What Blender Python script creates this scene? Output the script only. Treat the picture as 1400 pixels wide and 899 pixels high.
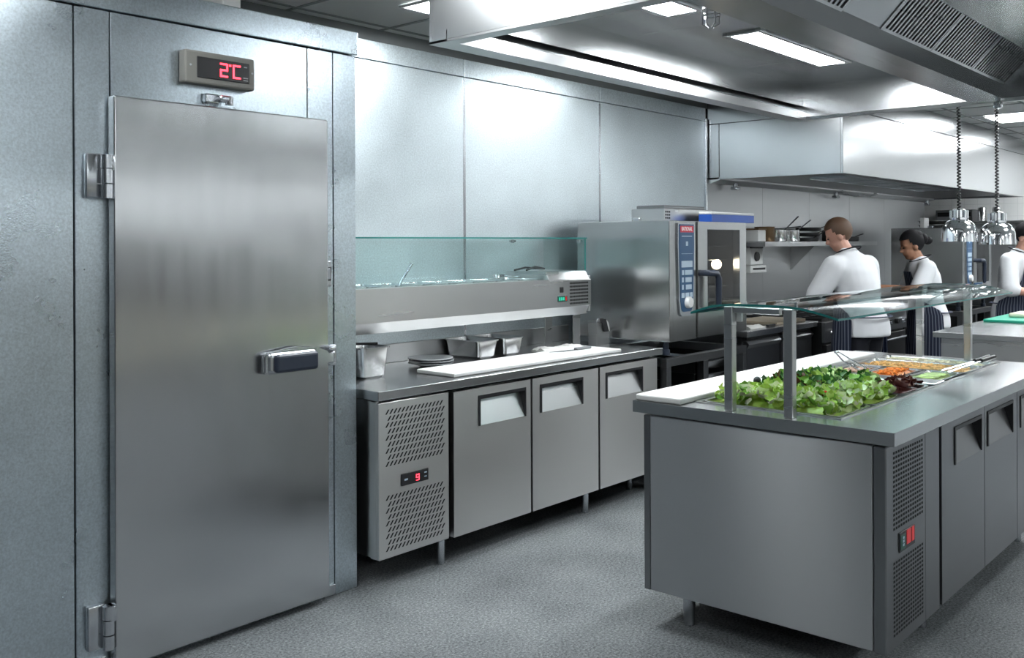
import bpy, bmesh, math, random
from mathutils import Vector, Matrix
PI = math.pi
C = bpy.context.scene.collection
for o in list(bpy.data.objects): bpy.data.objects.remove(o)
random.seed(7)

# ------------------------------------------------------------------ camera, world, exposure
F_PX, YAW, ROLL, CY = 1304.65, math.radians(41.318), math.radians(-0.2338), 331.93
fw = Vector((math.cos(YAW), math.sin(YAW), 0)); rt0 = Vector((math.sin(YAW), -math.cos(YAW), 0)); up0 = Vector((0, 0, 1))
rt = rt0*math.cos(ROLL)+up0*math.sin(ROLL); up = -rt0*math.sin(ROLL)+up0*math.cos(ROLL)
cd = bpy.data.cameras.new('camera'); cam = bpy.data.objects.new('camera', cd); C.objects.link(cam)
m = Matrix.Identity(4)
for i in range(3): m[i][0] = rt[i]; m[i][1] = up[i]; m[i][2] = -fw[i]
m[2][3] = 1.5
cam.matrix_world = m
cd.sensor_width = 36; cd.lens = F_PX/1400*36; cd.shift_y = -(449.5-CY)/1400; cd.clip_start = .05
sc = bpy.context.scene; sc.camera = cam
w = bpy.data.worlds.new('world'); sc.world = w; w.use_nodes = True
w.node_tree.nodes['Background'].inputs[0].default_value = (.75, .85, .9, 1)
w.node_tree.nodes['Background'].inputs[1].default_value = .3
sc.view_settings.view_transform = 'Standard'; sc.view_settings.look = 'None'
sc.view_settings.exposure = 0.92; sc.view_settings.gamma = 1; sc.view_settings.use_curve_mapping = False
LAMP_COL = (.94, .985, 1.0, 1)
E_CEIL, E_HOOD = 21.0, 34.0
sc.cycles.max_bounces = 8; sc.cycles.glossy_bounces = 5; sc.cycles.transparent_max_bounces = 12
sc.cycles.sample_clamp_indirect = 6; sc.cycles.caustics_reflective = False; sc.cycles.caustics_refractive = False

# ------------------------------------------------------------------ materials
def P_(name):
    mt = bpy.data.materials.new(name); mt.use_nodes = True
    return mt, mt.node_tree.nodes, mt.node_tree.links, mt.node_tree.nodes['Principled BSDF']
def plain(name, col, rough=.5, metal=0., spec=None, emit=None, es=0.):
    mt, n, l, b = P_(name)
    b.inputs['Base Color'].default_value = (*col, 1); b.inputs['Roughness'].default_value = rough; b.inputs['Metallic'].default_value = metal
    if spec is not None: b.inputs['Specular IOR Level'].default_value = spec
    if emit: b.inputs['Emission Color'].default_value = (*emit, 1); b.inputs['Emission Strength'].default_value = es
    return mt
def coords(n, l, scale, kind='Object'):
    tc = n.new('ShaderNodeTexCoord'); mp = n.new('ShaderNodeMapping'); mp.inputs['Scale'].default_value = scale
    l.new(tc.outputs[kind], mp.inputs['Vector']); return mp.outputs['Vector']
def noise(n, l, vec, scale, detail=3, rough=.5):
    t = n.new('ShaderNodeTexNoise'); t.inputs['Scale'].default_value = scale; t.inputs['Detail'].default_value = detail; t.inputs['Roughness'].default_value = rough
    l.new(vec, t.inputs['Vector']); return t.outputs['Fac']
def mrange(n, l, v, a, b, c, d):
    t = n.new('ShaderNodeMapRange'); l.new(v, t.inputs['Value'])
    for k, x in zip(('From Min', 'From Max', 'To Min', 'To Max'), (a, b, c, d)): t.inputs[k].default_value = x
    return t.outputs['Result']
def ramp(n, l, v, stops):
    t = n.new('ShaderNodeValToRGB'); e = t.color_ramp.elements
    while len(e) < len(stops): e.new(.5)
    for q, (p, c) in zip(e, stops): q.position = p; q.color = (*c, 1)
    l.new(v, t.inputs['Fac']); return t.outputs['Color']
def bump(n, l, b, h, strength, dist=.01):
    t = n.new('ShaderNodeBump'); t.inputs['Strength'].default_value = strength; t.inputs['Distance'].default_value = dist
    l.new(h, t.inputs['Height']); l.new(t.outputs['Normal'], b.inputs['Normal'])
def steel(name, col=(.56, .57, .58), rough=.28, aniso=0., rot=0., grain=(3, 3, 160), wob=.0, var=.08):
    mt, n, l, b = P_(name)
    b.inputs['Metallic'].default_value = 1
    v = noise(n, l, coords(n, l, grain), 1.0, 4)
    l.new(mrange(n, l, v, .25, .75, rough-var*.4, rough+var*.4), b.inputs['Roughness'])
    b.inputs['Base Color'].default_value = (*col, 1)
    if aniso:
        b.inputs['Anisotropic'].default_value = aniso; b.inputs['Anisotropic Rotation'].default_value = rot
        t = n.new('ShaderNodeTangent'); t.direction_type = 'RADIAL'; t.axis = 'Z'; l.new(t.outputs['Tangent'], b.inputs['Tangent'])
    if wob:
        bump(n, l, b, noise(n, l, coords(n, l, (2.2, 2.2, 2.2)), 1.0, 1), wob, .05)
    return mt
def galv(name, col, rough, stucco):
    mt, n, l, b = P_(name)
    b.inputs['Metallic'].default_value = 1
    vec = coords(n, l, (1, 1, 1))
    cl = noise(n, l, vec, 2.2, 5, .6); sp = noise(n, l, vec, 120, 3, .7)
    mx = n.new('ShaderNodeMath'); mx.operation = 'MULTIPLY_ADD'; l.new(sp, mx.inputs[0]); mx.inputs[1].default_value = .95; cl2 = mrange(n, l, cl, 0, 1, .1, .5); l.new(cl2, mx.inputs[2])
    l.new(ramp(n, l, mx.outputs[0], ((.55, tuple(x*.80 for x in col)), (1.0, tuple(min(1, x*1.2) for x in col)))), b.inputs['Base Color'])
    l.new(mrange(n, l, cl, .3, .7, rough-.06, rough+.06), b.inputs['Roughness'])
    st = noise(n, l, vec, 170, 1)
    bump(n, l, b, st, stucco, .0025)
    return mt
M = {}
M['galv_cold'] = galv('galvanised_stucco', (.53, .595, .64), .30, .12)
M['galv_wall'] = galv('galvanised_wall', (.645, .71, .745), .41, .1)
M['door'] = steel('brushed_door_steel', (.56, .57, .58), .24, .6, .0, (14, 14, 1), .12)
M['end'] = steel('brushed_panel_steel', (.46, .472, .485), .40, .95, .25, (1, 1, 1), 0, .0)
M['steel'] = steel('brushed_steel', (.60, .605, .61), .28, 0, 0, (1, 1, 9), 0, .04)
M['steel_v'] = steel('brushed_steel_upright', (.68, .67, .655), .31, .82, .25, (1, 1, 1), 0, .0)
M['oven'] = steel('oven_steel', (.50, .505, .505), .22, .35, 0., (1, 1, 8), .05, .04)
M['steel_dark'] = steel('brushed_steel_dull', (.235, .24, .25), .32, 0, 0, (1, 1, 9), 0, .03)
M['top'] = steel('worktop_steel', (.60, .61, .62), .25, 0, 0, (5, 1, 1), .02, .03)
M['hood'] = steel('hood_steel', (.56, .57, .58), .26, .3, 0., (1, 1, 9), .06, .04)
M['hood_wall'] = steel('wall_hood_steel', (.42, .43, .44), .22, .3, 0., (1, 1, 4), .05, .03)
M['clad'] = steel('wall_cladding_steel', (.50, .51, .52), .38, .3, 0, (1, 1, 9), .12, .05)
M['pan'] = steel('gastro_steel', (.66, .66, .66), .22, 0, 0, (6, 6, 6), 0, .03)
M['chrome'] = plain('chrome', (.8, .81, .83), .08, 1)
M['dull_chrome'] = plain('satin_cast_metal', (.55, .57, .6), .22, 1)
M['black'] = plain('black_plastic', (.012, .012, .014), .45)
M['hole'] = plain('dark_hollow', (.006, .006, .007), .8)
M['navy_plastic'] = plain('navy_rubber', (.022, .03, .05), .4)
M['bezel'] = plain('grey_bezel', (.22, .215, .20), .5)
M['red_led'] = plain('red_led', (.2, 0, 0), .4, 0, None, (1, .03, .05), 4)
M['green_led'] = plain('green_led', (0, .1, .06), .4, 0, None, (.05, .7, .45), .5)
M['dark_green'] = plain('dark_green_plastic', (.005, .07, .05), .4)
M['dull_led'] = plain('dim_white_mark', (.4, .42, .45), .5)
M['red_sw'] = plain('red_switch', (.35, .008, .012), .35, 0, None, (1, .03, .03), .10)
M['board'] = plain('white_polyethylene', (.84, .85, .84), .42)
M['green_board'] = plain('green_polyethylene', (.01, .36, .23), .45)
M['plate'] = plain('grey_china', (.46, .48, .50), .25)
M['cloth'] = plain('white_cotton', (.72, .72, .70), .9)
M['blue_panel'] = plain('blue_panel', (.018, .075, .17), .35)
M['blue_box'] = plain('blue_print', (.02, .09, .42), .4)
M['white_pl'] = plain('white_plastic', (.72, .73, .73), .4)
M['icon'] = plain('pale_key_print', (.42, .52, .62), .5)
M['red_plate'] = plain('red_plate', (.55, .02, .05), .4)
M['white_ink'] = plain('white_ink', (.85, .85, .85), .5)
M['lamp'] = plain('lit_diffuser', (.9, .95, 1), .5, 0, None, LAMP_COL[:3], E_CEIL)
M['hood_lamp'] = plain('lit_hood_diffuser', (.9, .95, 1), .5, 0, None, LAMP_COL[:3], E_HOOD)
M['bulb'] = plain('lit_oven_bulb', (1, .9, .7), .5, 0, None, (1, .74, .42), 30)
M['ceil'] = plain('ceiling_tile', (.88, .895, .895), .8)
M['ceil_grid'] = plain('ceiling_grid', (.30, .32, .32), .6)
M['paint'] = plain('white_paint', (.84, .85, .85), .6)
M['grey_paint'] = plain('grey_paint', (.20, .21, .22), .6)
M['cavity'] = plain('oven_cavity', (.05, .045, .04), .5, 0)
M['skin'] = plain('fair_skin', (.60, .33, .25), .5)
M['skin_b'] = plain('tan_skin', (.42, .21, .13), .5)
M['hair_br'] = plain('brown_hair', (.095, .050, .028), .6)
M['hair_bl'] = plain('black_hair', (.008, .0075, .009), .7, 0, .2)
M['jacket'] = plain('white_chef_cotton', (.74, .75, .78), .85)
M['trousers'] = plain('dark_navy_cloth', (.012, .013, .02), .85)
M['shoe'] = plain('black_leather', (.012, .012, .012), .4)
M['iron'] = plain('black_iron', (.015, .015, .016), .4, .3)
M['copper'] = plain('browned_pan', (.14, .09, .05), .35, .8)
M['eye'] = plain('eye_dark', (.02, .015, .012), .3)
def _apron():
    mt, n, l, b = P_('navy_striped_apron')
    uv = n.new('ShaderNodeUVMap'); sx = n.new('ShaderNodeSeparateXYZ'); l.new(uv.outputs[0], sx.inputs[0]); mu = n.new('ShaderNodeMath'); mu.operation = 'MULTIPLY'; mu.inputs[1].default_value = 26; l.new(sx.outputs['X'], mu.inputs[0]); wv = n.new('ShaderNodeMath'); wv.operation = 'FRACT'; l.new(mu.outputs[0], wv.inputs[0])
    l.new(ramp(n, l, wv.outputs[0], ((.60, (.030, .037, .072)), (.72, (.20, .23, .30)))), b.inputs['Base Color']); b.inputs['Roughness'].default_value = .85
    return mt
M['apron'] = _apron()
def _floor():
    mt, n, l, b = P_('speckled_safety_vinyl')
    v = coords(n, l, (1, 1, 1)); f = noise(n, l, v, 95, 4, .85); g = noise(n, l, v, 2.0, 4)
    mx = n.new('ShaderNodeMath'); mx.operation = 'MULTIPLY_ADD'; l.new(g, mx.inputs[0]); mx.inputs[1].default_value = .25; l.new(f, mx.inputs[2])
    l.new(ramp(n, l, mx.outputs[0], ((.50, (.05, .056, .060)), (.60, (.17, .184, .195)), (.70, (.25, .266, .278)), (.80, (.50, .52, .53)))), b.inputs['Base Color'])
    b.inputs['Roughness'].default_value = .55; b.inputs['Specular IOR Level'].default_value = .35
    return mt
M['floor'] = _floor()
def _tile():
    mt, n, l, b = P_('white_wall_tile')
    t = n.new('ShaderNodeTexBrick'); t.inputs['Scale'].default_value = 1; t.offset = 0
    for k, x in (('Brick Width', .15), ('Row Height', .15), ('Mortar Size', .003)): t.inputs[k].default_value = x
    t.inputs['Color1'].default_value = (.88, .885, .885, 1); t.inputs['Color2'].default_value = (.86, .87, .87, 1); t.inputs['Mortar'].default_value = (.76, .77, .77, 1)
    tc = n.new('ShaderNodeTexCoord'); sx = n.new('ShaderNodeSeparateXYZ'); cx = n.new('ShaderNodeCombineXYZ')
    l.new(tc.outputs['Object'], sx.inputs[0]); l.new(sx.outputs['Y'], cx.inputs['X']); l.new(sx.outputs['Z'], cx.inputs['Y']); l.new(cx.outputs[0], t.inputs['Vector'])
    l.new(t.outputs['Color'], b.inputs['Base Color']); b.inputs['Roughness'].default_value = .3
    return mt
M['tile'] = _tile()
M['dado_warm'] = plain('warm_wall_cladding', (.62, .58, .48), .5)  # warm band invented for the cold-room door to reflect
M['dado'] = plain('dark_wall_cladding', (.03, .032, .036), .4)  # dark bands made up to darken the reflection in the cold-room door
def glass(name, tint, gloss=.9, f0=1.45):
    mt = bpy.data.materials.new(name); mt.use_nodes = True; n = mt.node_tree.nodes; l = mt.node_tree.links; n.clear()
    out = n.new('ShaderNodeOutputMaterial'); mix = n.new('ShaderNodeMixShader'); tr = n.new('ShaderNodeBsdfTransparent'); gl = n.new('ShaderNodeBsdfGlossy'); fr = n.new('ShaderNodeFresnel')
    tr.inputs['Color'].default_value = (*tint, 1); gl.inputs['Roughness'].default_value = .02; gl.inputs['Color'].default_value = (gloss, gloss, gloss, 1); fr.inputs['IOR'].default_value = f0
    ge = n.new('ShaderNodeNewGeometry'); sb = n.new('ShaderNodeMath'); sb.operation = 'SUBTRACT'; sb.inputs[0].default_value = 1; l.new(ge.outputs['Backfacing'], sb.inputs[1]); mu = n.new('ShaderNodeMath'); mu.operation = 'MULTIPLY'; l.new(fr.outputs[0], mu.inputs[0]); l.new(sb.outputs[0], mu.inputs[1])
    l.new(mu.outputs[0], mix.inputs[0]); l.new(tr.outputs[0], mix.inputs[1]); l.new(gl.outputs[0], mix.inputs[2]); l.new(mix.outputs[0], out.inputs['Surface'])
    return mt
M['glass'] = glass('pale_teal_glass', (.80, .91, .90), .95, 1.62)
M['rail_glass'] = glass('clear_teal_glass', (.915, .965, .96), .95, 1.45)
M['glass_edge'] = plain('green_glass_edge', (.03, .20, .19), .15)
M['oven_glass'] = glass('smoked_oven_glass', (.36, .39, .43))
M['clear'] = glass('clear_glass', (.96, .97, .97))

# ------------------------------------------------------------------ helpers
WM = {}
def wmat(o):
    return WM.get(o.name, Matrix.Identity(4))
def tag(o, label=None, cat=None, group=None, kind=None):
    if label: o['label'] = label
    if cat: o['category'] = cat
    if group: o['group'] = group
    if kind: o['kind'] = kind
    return o
def thing(name, label, cat, loc=(0, 0, 0), rz=0., group=None):
    o = bpy.data.objects.new(name, None); C.objects.link(o); o.empty_display_size = .05
    o.location = loc; o.rotation_euler = (0, 0, rz)
    WM[o.name] = Matrix.Translation(loc) @ Matrix.Rotation(rz, 4, 'Z')
    return tag(o, label, cat, group)
class MB:
    """Collects solids; build() links them as ONE mesh object. Coordinates are world ones unless local=True at build."""
    def __init__(s): s.bm = bmesh.new(); s.mi = 0
    def _mark(s, before):
        for f in s.bm.faces:
            if f not in before: f.material_index = s.mi
    def box(s, x0, x1, y0, y1, z0, z1, bev=0., seg=2, mi=0, M4=None):
        r = bmesh.ops.create_cube(s.bm, size=1.0); vs = r['verts']
        for v in vs:
            v.co = Vector((x0+(v.co.x+.5)*(x1-x0), y0+(v.co.y+.5)*(y1-y0), z0+(v.co.z+.5)*(z1-z0)))
        fs = set(f for v in vs for f in v.link_faces)
        for f in fs: f.material_index = mi
        if bev > 0:
            es = list(set(e for v in vs for e in v.link_edges))
            rr = bmesh.ops.bevel(s.bm, geom=es, offset=bev, segments=seg, affect='EDGES', profile=.5, clamp_overlap=True)
            for f in rr['faces']: f.material_index = mi
            vs = list(set(v for f in list(rr['faces'])+[f for f in fs if f.is_valid] for v in f.verts))
        if M4 is not None:
            for v in vs: v.co = M4 @ v.co
        return s
    def poly(s, pts, mi=0):
        f = s.bm.faces.new([s.bm.verts.new(p) for p in pts]); f.material_index = mi; return s
    def prism(s, prof, axis, a0, a1, mi=0, bev=0):
        """prof: list of 2D points; axis 'x': points are (y,z); 'y': (x,z); 'z': (x,y)"""
        def mk(p, a):
            return (a, p[0], p[1]) if axis == 'x' else (p[0], a, p[1]) if axis == 'y' else (p[0], p[1], a)
        A = [s.bm.verts.new(mk(p, a0)) for p in prof]; B = [s.bm.verts.new(mk(p, a1)) for p in prof]
        fs = [s.bm.faces.new(A), s.bm.faces.new(B[::-1])]
        n = len(prof)
        for i in range(n): fs.append(s.bm.faces.new((A[i], B[i], B[(i+1) % n], A[(i+1) % n])))
        for f in fs: f.material_index = mi
        bmesh.ops.recalc_face_normals(s.bm, faces=fs)
        if bev: bmesh.ops.bevel(s.bm, geom=list(set(e for f in fs for e in f.edges)), offset=bev, segments=2, affect='EDGES')
        return s
    def tube(s, pts, r, n=10, mi=0, caps=True, sq=1.0):
        pts = [Vector(p) for p in pts]; rs = r if isinstance(r, (list, tuple)) else [r]*len(pts)
        rings = []; ref = None
        for i, p in enumerate(pts):
            t = (pts[min(i+1, len(pts)-1)]-pts[max(i-1, 0)]).normalized()
            if ref is None:
                ref = t.cross(Vector((0, 0, 1)))
                if ref.length < .05: ref = t.cross(Vector((1, 0, 0)))
            ref = (ref-t*ref.dot(t)).normalized(); b = t.cross(ref)
            rings.append([s.bm.verts.new(p+(ref*math.cos(2*PI*k/n)+b*math.sin(2*PI*k/n)*sq)*rs[i]) for k in range(n)])
        fs = []
        for a, b in zip(rings, rings[1:]):
            for k in range(n): fs.append(s.bm.faces.new((a[k], a[(k+1) % n], b[(k+1) % n], b[k])))
        if caps: fs += [s.bm.faces.new(rings[0][::-1]), s.bm.faces.new(rings[-1])]
        for f in fs: f.material_index = mi; f.smooth = True
        if caps: fs[-1].smooth = fs[-2].smooth = False
        bmesh.ops.recalc_face_normals(s.bm, faces=fs)
        return s
    def lathe(s, c, prof, n=24, mi=0, axis='z', closed=False):
        rings = []
        for (r, z) in prof:
            ring = []
            for k in range(n):
                a = 2*PI*k/n
                q = (r*math.cos(a), r*math.sin(a), z) if axis == 'z' else (r*math.cos(a), z, r*math.sin(a)) if axis == 'y' else (z, r*math.cos(a), r*math.sin(a))
                ring.append(s.bm.verts.new(Vector(c)+Vector(q)))
            rings.append(ring)
        fs = []
        prs = list(zip(rings, rings[1:]))+([(rings[-1], rings[0])] if closed else [])
        for a, b in prs:
            for k in range(n): fs.append(s.bm.faces.new((a[k], a[(k+1) % n], b[(k+1) % n], b[k])))
        if not closed:
            if prof[0][0] > 1e-4: fs.append(s.bm.faces.new(rings[0][::-1]))
            if prof[-1][0] > 1e-4: fs.append(s.bm.faces.new(rings[-1]))
        for f in fs: f.material_index = mi; f.smooth = len(f.verts) == 4
        bmesh.ops.recalc_face_normals(s.bm, faces=fs)
        return s
    def ball(s, c, r, mi=0, u=16, v=10, M4=None):
        r3 = r if isinstance(r, (list, tuple)) else (r, r, r)
        res = bmesh.ops.create_uvsphere(s.bm, u_segments=u, v_segments=v, radius=1.0)
        mm = Matrix.Translation(c) @ (M4 or Matrix.Identity(4)) @ Matrix.Diagonal((*r3, 1))
        for x in res['verts']: x.co = mm @ x.co
        for f in set(f for x in res['verts'] for f in x.link_faces): f.material_index = mi; f.smooth = True
        return s
    def build(s, name, mats, parent=None, local=False, smooth=False):
        me = bpy.data.meshes.new(name)
        if parent is not None and not local:
            inv = wmat(parent).inverted()
            for v in s.bm.verts: v.co = inv @ v.co
        s.bm.normal_update(); s.bm.to_mesh(me); s.bm.free()
        for mm in (mats if isinstance(mats, (list, tuple)) else [mats]): me.materials.append(M[mm] if isinstance(mm, str) else mm)
        if any(p.use_smooth for p in me.polygons): me.set_sharp_from_angle(angle=math.radians(38))
        if smooth:
            for p in me.polygons: p.use_smooth = True
        o = bpy.data.objects.new(name, me); C.objects.link(o)
        if parent is not None:
            o.parent = parent; WM[o.name] = wmat(parent)
        return o
def B(*a, **k): return MB().box(*a, **k)
def struct(mb, name, mat, label=None, cat=None, parent=None):
    o = mb.build(name, mat, parent); o['kind'] = 'structure'
    return tag(o, label, cat)
def copy_tree(o, parent=None):
    c = o.copy(); C.objects.link(c)
    if parent is not None: c.parent = parent
    for ch in list(o.children): copy_tree(ch, c)
    return c

# ------------------------------------------------------------------ the room
XL, XR, YF, YB, ZC = -2.6, 12.6, -3.4, 3.90, 2.65
struct(B(XL-.1, XR+.1, YF-.1, 4.7, -.06, 0), 'floor', 'floor', 'grey speckled safety vinyl floor of the kitchen', 'floor')
mb = B(XL-.1, XR+.1, YF-.1, 4.7, ZC, ZC+.06)
gx = XL
while gx < XR:
    mb.box(gx-.012, gx+.012, YF, 4.6, ZC-.003, ZC+.001, mi=1); gx += .6
gy = YF+.05
while gy < 4.6:
    mb.box(XL, XR, gy-.012, gy+.012, ZC-.0034, ZC+.001, mi=1); gy += .6
struct(mb, 'ceiling', ['ceil', 'ceil_grid'], 'suspended ceiling of pale tiles above hoods and cold room', 'ceiling')
struct(B(XL-.1, XL, YF, 3.25, 0, ZC), 'wall_left', 'grey_paint')
struct(B(XL-.1, XR+.1, YF-.1, YF, 0, ZC).box(XL, XR, YF, YF+.02, .0, .25, mi=1).box(XL, 8.2, YF, YF+.02, .72, 1.55, mi=1).box(XL, XR, YF, YF+.02, .25, .72, mi=2), 'wall_front', ['paint', 'dado', 'dado_warm'])  # unseen wall; its bands are shaped for reflections in the steel
struct(B(XR, XR+.1, YF, 4.7, 0, ZC), 'wall_right', 'tile', 'white tiled end wall far behind the ovens', 'wall')
struct(B(12.03, 12.7, 4.45, 4.55, 0, ZC), 'wall_alcove', 'tile')
# galvanised wall panels behind the counter, then steel cladding along the cook line
g = .003
mb = B(2.5, 12.03, YB+.02, YB+.1, 0, 2.58, mi=1)
xs = [2.50, 4.015, 5.357, 6.80]
for a, b in zip(xs, xs[1:]):
    mb.box(a+g, b-g, YB, YB+.02, .0, 2.470, .0015, 1); mb.box(a+g, b-g, YB-.004, YB+.02, 2.474, 2.575, .0015, 1)
for a in xs[1:3]: mb.box(a-.009, a+.009, YB-.003, YB+.01, 0, 2.46, mi=2)
mb.box(6.775, 6.80, YB-.02, YB+.02, 0, 2.49, .003, mi=2)
xs = [6.806, 7.78, 8.75, 9.72, 10.7, 12.03]
for a, b in zip(xs, xs[1:]): mb.box(a+.0015, b-.0015, YB-.004, YB+.02, 0, 2.05, .001, 1, mi=3)
mb.box(12.01, 12.03, YB-.005, 4.5, 0, ZC, mi=3)
struct(mb, 'wall_back', ['galv_wall', 'hole', 'dull_chrome', 'clad'], 'back wall of galvanised panels with upright joint strips', 'wall')
struct(B(2.5, 12.03, YB+.03, YB+.12, 2.58, ZC), 'wall_back_upper', 'grey_paint')
# cold room front
YC = 3.269
mb = B(XL, 2.675, YC+.02, YC+.08, 0, 2.32, mi=1)
xs = [XL, 1.458, 1.585, 2.429, 2.562, 2.684]
zb = [0, 0, 0, 0, 0, 0]
for i, (a, b) in enumerate(zip(xs, xs[1:])):
    mb.box(a+.0025, b-(.0025 if b < 2.68 else 0), YC, YC+.03, 0, 2.317, .002, 1)
mb.box(2.60, 2.684, YC+.002, YB, 0, 2.317, .002, 1)
mb.box(XL, 2.694, YC-.008, YC+.05, 2.322, 2.424, .004, 2)
mb.box(2.62, 2.694, YC+.045, YB+.0, 2.322, 2.4235)
mb.box(XL, 2.68, YC+.01, YB, 2.40, 2.42)
struct(mb, 'wall_cold_room', ['galv_cold', 'hole'], 'stucco galvanised front of the walk-in cold room', 'wall')
struct(B(XL, 1.56, YC-.012, YC+.001, 0, .07, .003).box(2.50, 2.56, YC-.012, YC+.001, .004, .05, .003), 'baseboard_cold_room', 'dull_chrome')
struct(B(2.1, 2.13, 3.30, 3.75, 2.424, ZC, .004).box(2.05, 2.13, 3.296, 3.32, 2.424, ZC, .003), 'trim_1', 'paint', 'white upright support between cold room top and ceiling', 'trim')

# cold-room door
door = thing('door_1', 'large brushed steel hinged door of the cold room with lever handle', 'door', (1.572, 3.24, 0)); door['kind'] = 'structure'
mb = MB(); mb.box(1.572, 2.492, 3.213, 3.259, .028, 2.018, .006, 3)
mb.build('door_leaf', 'door', door)
B(1.58, 2.484, 3.259, 3.2685, .03, 2.01).build('gasket', 'black', door)
hd = MB()
hd.box(2.165, 2.40, 3.165, 3.213, .988, 1.072, .016, 3)
hd.prism([(2.15, .995), (2.17, .985), (2.40, .99), (2.46, .996), (2.468, 1.055), (2.40, 1.078), (2.30, 1.088), (2.165, 1.072), (2.15, 1.062)], 'y', 3.175, 3.20, bev=.006)
hd.box(2.41, 2.505, 3.185, 3.225, 1.0, 1.055, .01).box(2.47, 2.50, 3.175, 3.21, 1.055, 1.075, .006)
h = hd.build('handle', 'dull_chrome', door)
B(2.19, 2.395, 3.148, 3.178, .992, 1.066, .014, 3).build('grip', 'navy_plastic', h)
B(2.505, 2.545, 3.228, 3.2685, .985, 1.075, .006).build('keeper', 'dull_chrome', door)
for z0 in (1.66, .105):
    mb = MB()
    mb.box(1.488, 1.55, 3.240, 3.2685, z0, z0+.155, .008, 2)
    for a, b in ((.0, .048), (.052, .10)): mb.tube([(1.552, 3.225, z0+a), (1.552, 3.225, z0+b)], .020, 16)
    mb.tube([(1.552, 3.225, z0+.104), (1.552, 3.225, z0+.15)], .021, 16)
    mb.box(1.548, 1.5735, 3.206, 3.25, z0+.095, z0+.15, .006)
    mb.build('hinge', 'dull_chrome', door)

# temperature display over the door
t = thing('temperature_display', 'small grey wall box with red digits 2 °C above cold room door', 'display', (2.0, 3.268, 2.10))
B(1.845, 2.145, 3.222, 3.2685, 2.098, 2.222, .008, 2).build('case', 'bezel', t)
B(1.893, 2.118, 3.219, 3.223, 2.122, 2.200, .002, 1).build('screen', 'black', t)
dg = MB()
def seg7(x, z, w_, h_, segs, th=.0065, sl=.08):
    def bar(x0, z0, x1, z1):
        dg.box(min(x0, x1)-th/2, max(x0, x1)+th/2, 3.2172, 3.2195, min(z0, z1)-th/2, max(z0, z1)+th/2)
    P7 = {'a': (x, z+h_, x+w_, z+h_), 'g': (x, z+h_/2, x+w_, z+h_/2), 'd': (x, z, x+w_, z), 'f': (x, z+h_/2, x, z+h_), 'b': (x+w_, z+h_/2, x+w_, z+h_), 'e': (x, z, x, z+h_/2), 'c': (x+w_, z, x+w_, z+h_/2)}
    for k in segs: bar(*P7[k])
seg7(1.992, 2.138, .027, .046, 'abged'); seg7(2.047, 2.138, .027, .046, 'afed')
dg.box(2.028, 2.036, 3.2172, 3.2195, 2.178, 2.186)
dg.build('digits', 'red_led', t)
for (ax, bx, az) in ((2.092, 2.106, 2.182), (2.09, 2.11, 2.140), (2.09, 2.11, 2.131)): B(ax, bx, 3.2172, 3.2195, az, az+.0035).build('indicator', 'dull_led', t)
for sx in (1.868, 2.132): MB().tube([(sx, 3.224, 2.165), (sx, 3.220, 2.165)], .004, 10).build('screw', 'dull_led', t)
t = thing('door_closer_roller', 'small cast metal roller catch fixed just above the door top', 'catch', (2.0, 3.268, 2.03))
mb = B(1.94, 2.0, 3.238, 3.2685, 2.034, 2.070, .006); mb.box(1.985, 2.045, 3.21, 3.25, 2.04, 2.066, .01, 3); mb.build('bracket', 'dull_chrome', t)
MB().tube([(2.03, 3.222, 2.03), (2.03, 3.222, 2.062)], .015, 14).build('roller', 'chrome', t)
t = thing('release_button', 'small oval push button plate beside the cold room door edge', 'switch', (2.515, 3.268, 1.37))
B(2.496, 2.545, 3.258, 3.2685, 1.318, 1.428, .005).build('plate', 'dull_chrome', t)
mb = B(2.494, 2.538, 3.252, 3.259, 1.342, 1.404, .012, 3); mb.build('surround', 'black', t)
B(2.499, 2.531, 3.248, 3.254, 1.350, 1.396, .008, 3).build('button', 'dull_led', t)

# ------------------------------------------------------------------ ceiling lights
def ceil_light(x0, x1, y0, y1, label):
    t = thing('ceiling_light', label, 'ceiling light', ((x0+x1)/2, (y0+y1)/2, ZC-.012), 0, None)
    mb = MB()
    for a in ((x0, x1, y0, y0+.02), (x0, x1, y1-.02, y1), (x0, x0+.02, y0+.02, y1-.02), (x1-.02, x1, y0+.02, y1-.02)): mb.box(*a, ZC-.014, ZC-.003, .002, 1)
    mb.build('frame', 'paint', t); B(x0+.02, x1-.02, y0+.02, y1-.02, ZC-.010, ZC-.0035).build('diffuser', 'lamp', t)
    return t
ceil_light(3.10, 3.70, 2.85, 3.45, 'square lit ceiling panel beside the cold room top, left of big hood')
OUT = []
ceil_light(4.9, 5.5, 3.05, 3.35, 'narrow lit ceiling panel out of the picture beside the back wall')
ceil_light(.95, 1.55, 2.58, 2.88, 'lit ceiling panel out of the picture in front of the cold room')
ceil_light(.1, .7, 1.15, 1.45, 'lit ceiling panel out of the picture above the aisle')  # unseen, added to brighten the aisle floor and cold-room top
for (x, y) in ( (-1.2, -2.5), (.9, -2.5), (3.3, -2.5), (5.7, -2.5), (8.1, -2.5), (6.9, .4), (9.3, .4), (11.4, .5), (11.7, 2.0)):  # unseen panels; front row washes that wall, last added to brighten end wall
    o = ceil_light(x-.3, x+.3, y-.3, y+.3, 'square lit ceiling panel out of the picture'); OUT.append(o)
    o['group'] = 'ceiling panels around the kitchen'
ceil_light(9.45, 10.05, 1.95, 2.55, 'lit ceiling panel beyond the end of the big hood, over the green board')
o = ceil_light(7.2, 7.8, 1.1, 1.7, 'square lit ceiling panel out of the picture'); o['group'] = 'ceiling panels around the kitchen'  # unseen panel put here to keep the jackets bright


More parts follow.
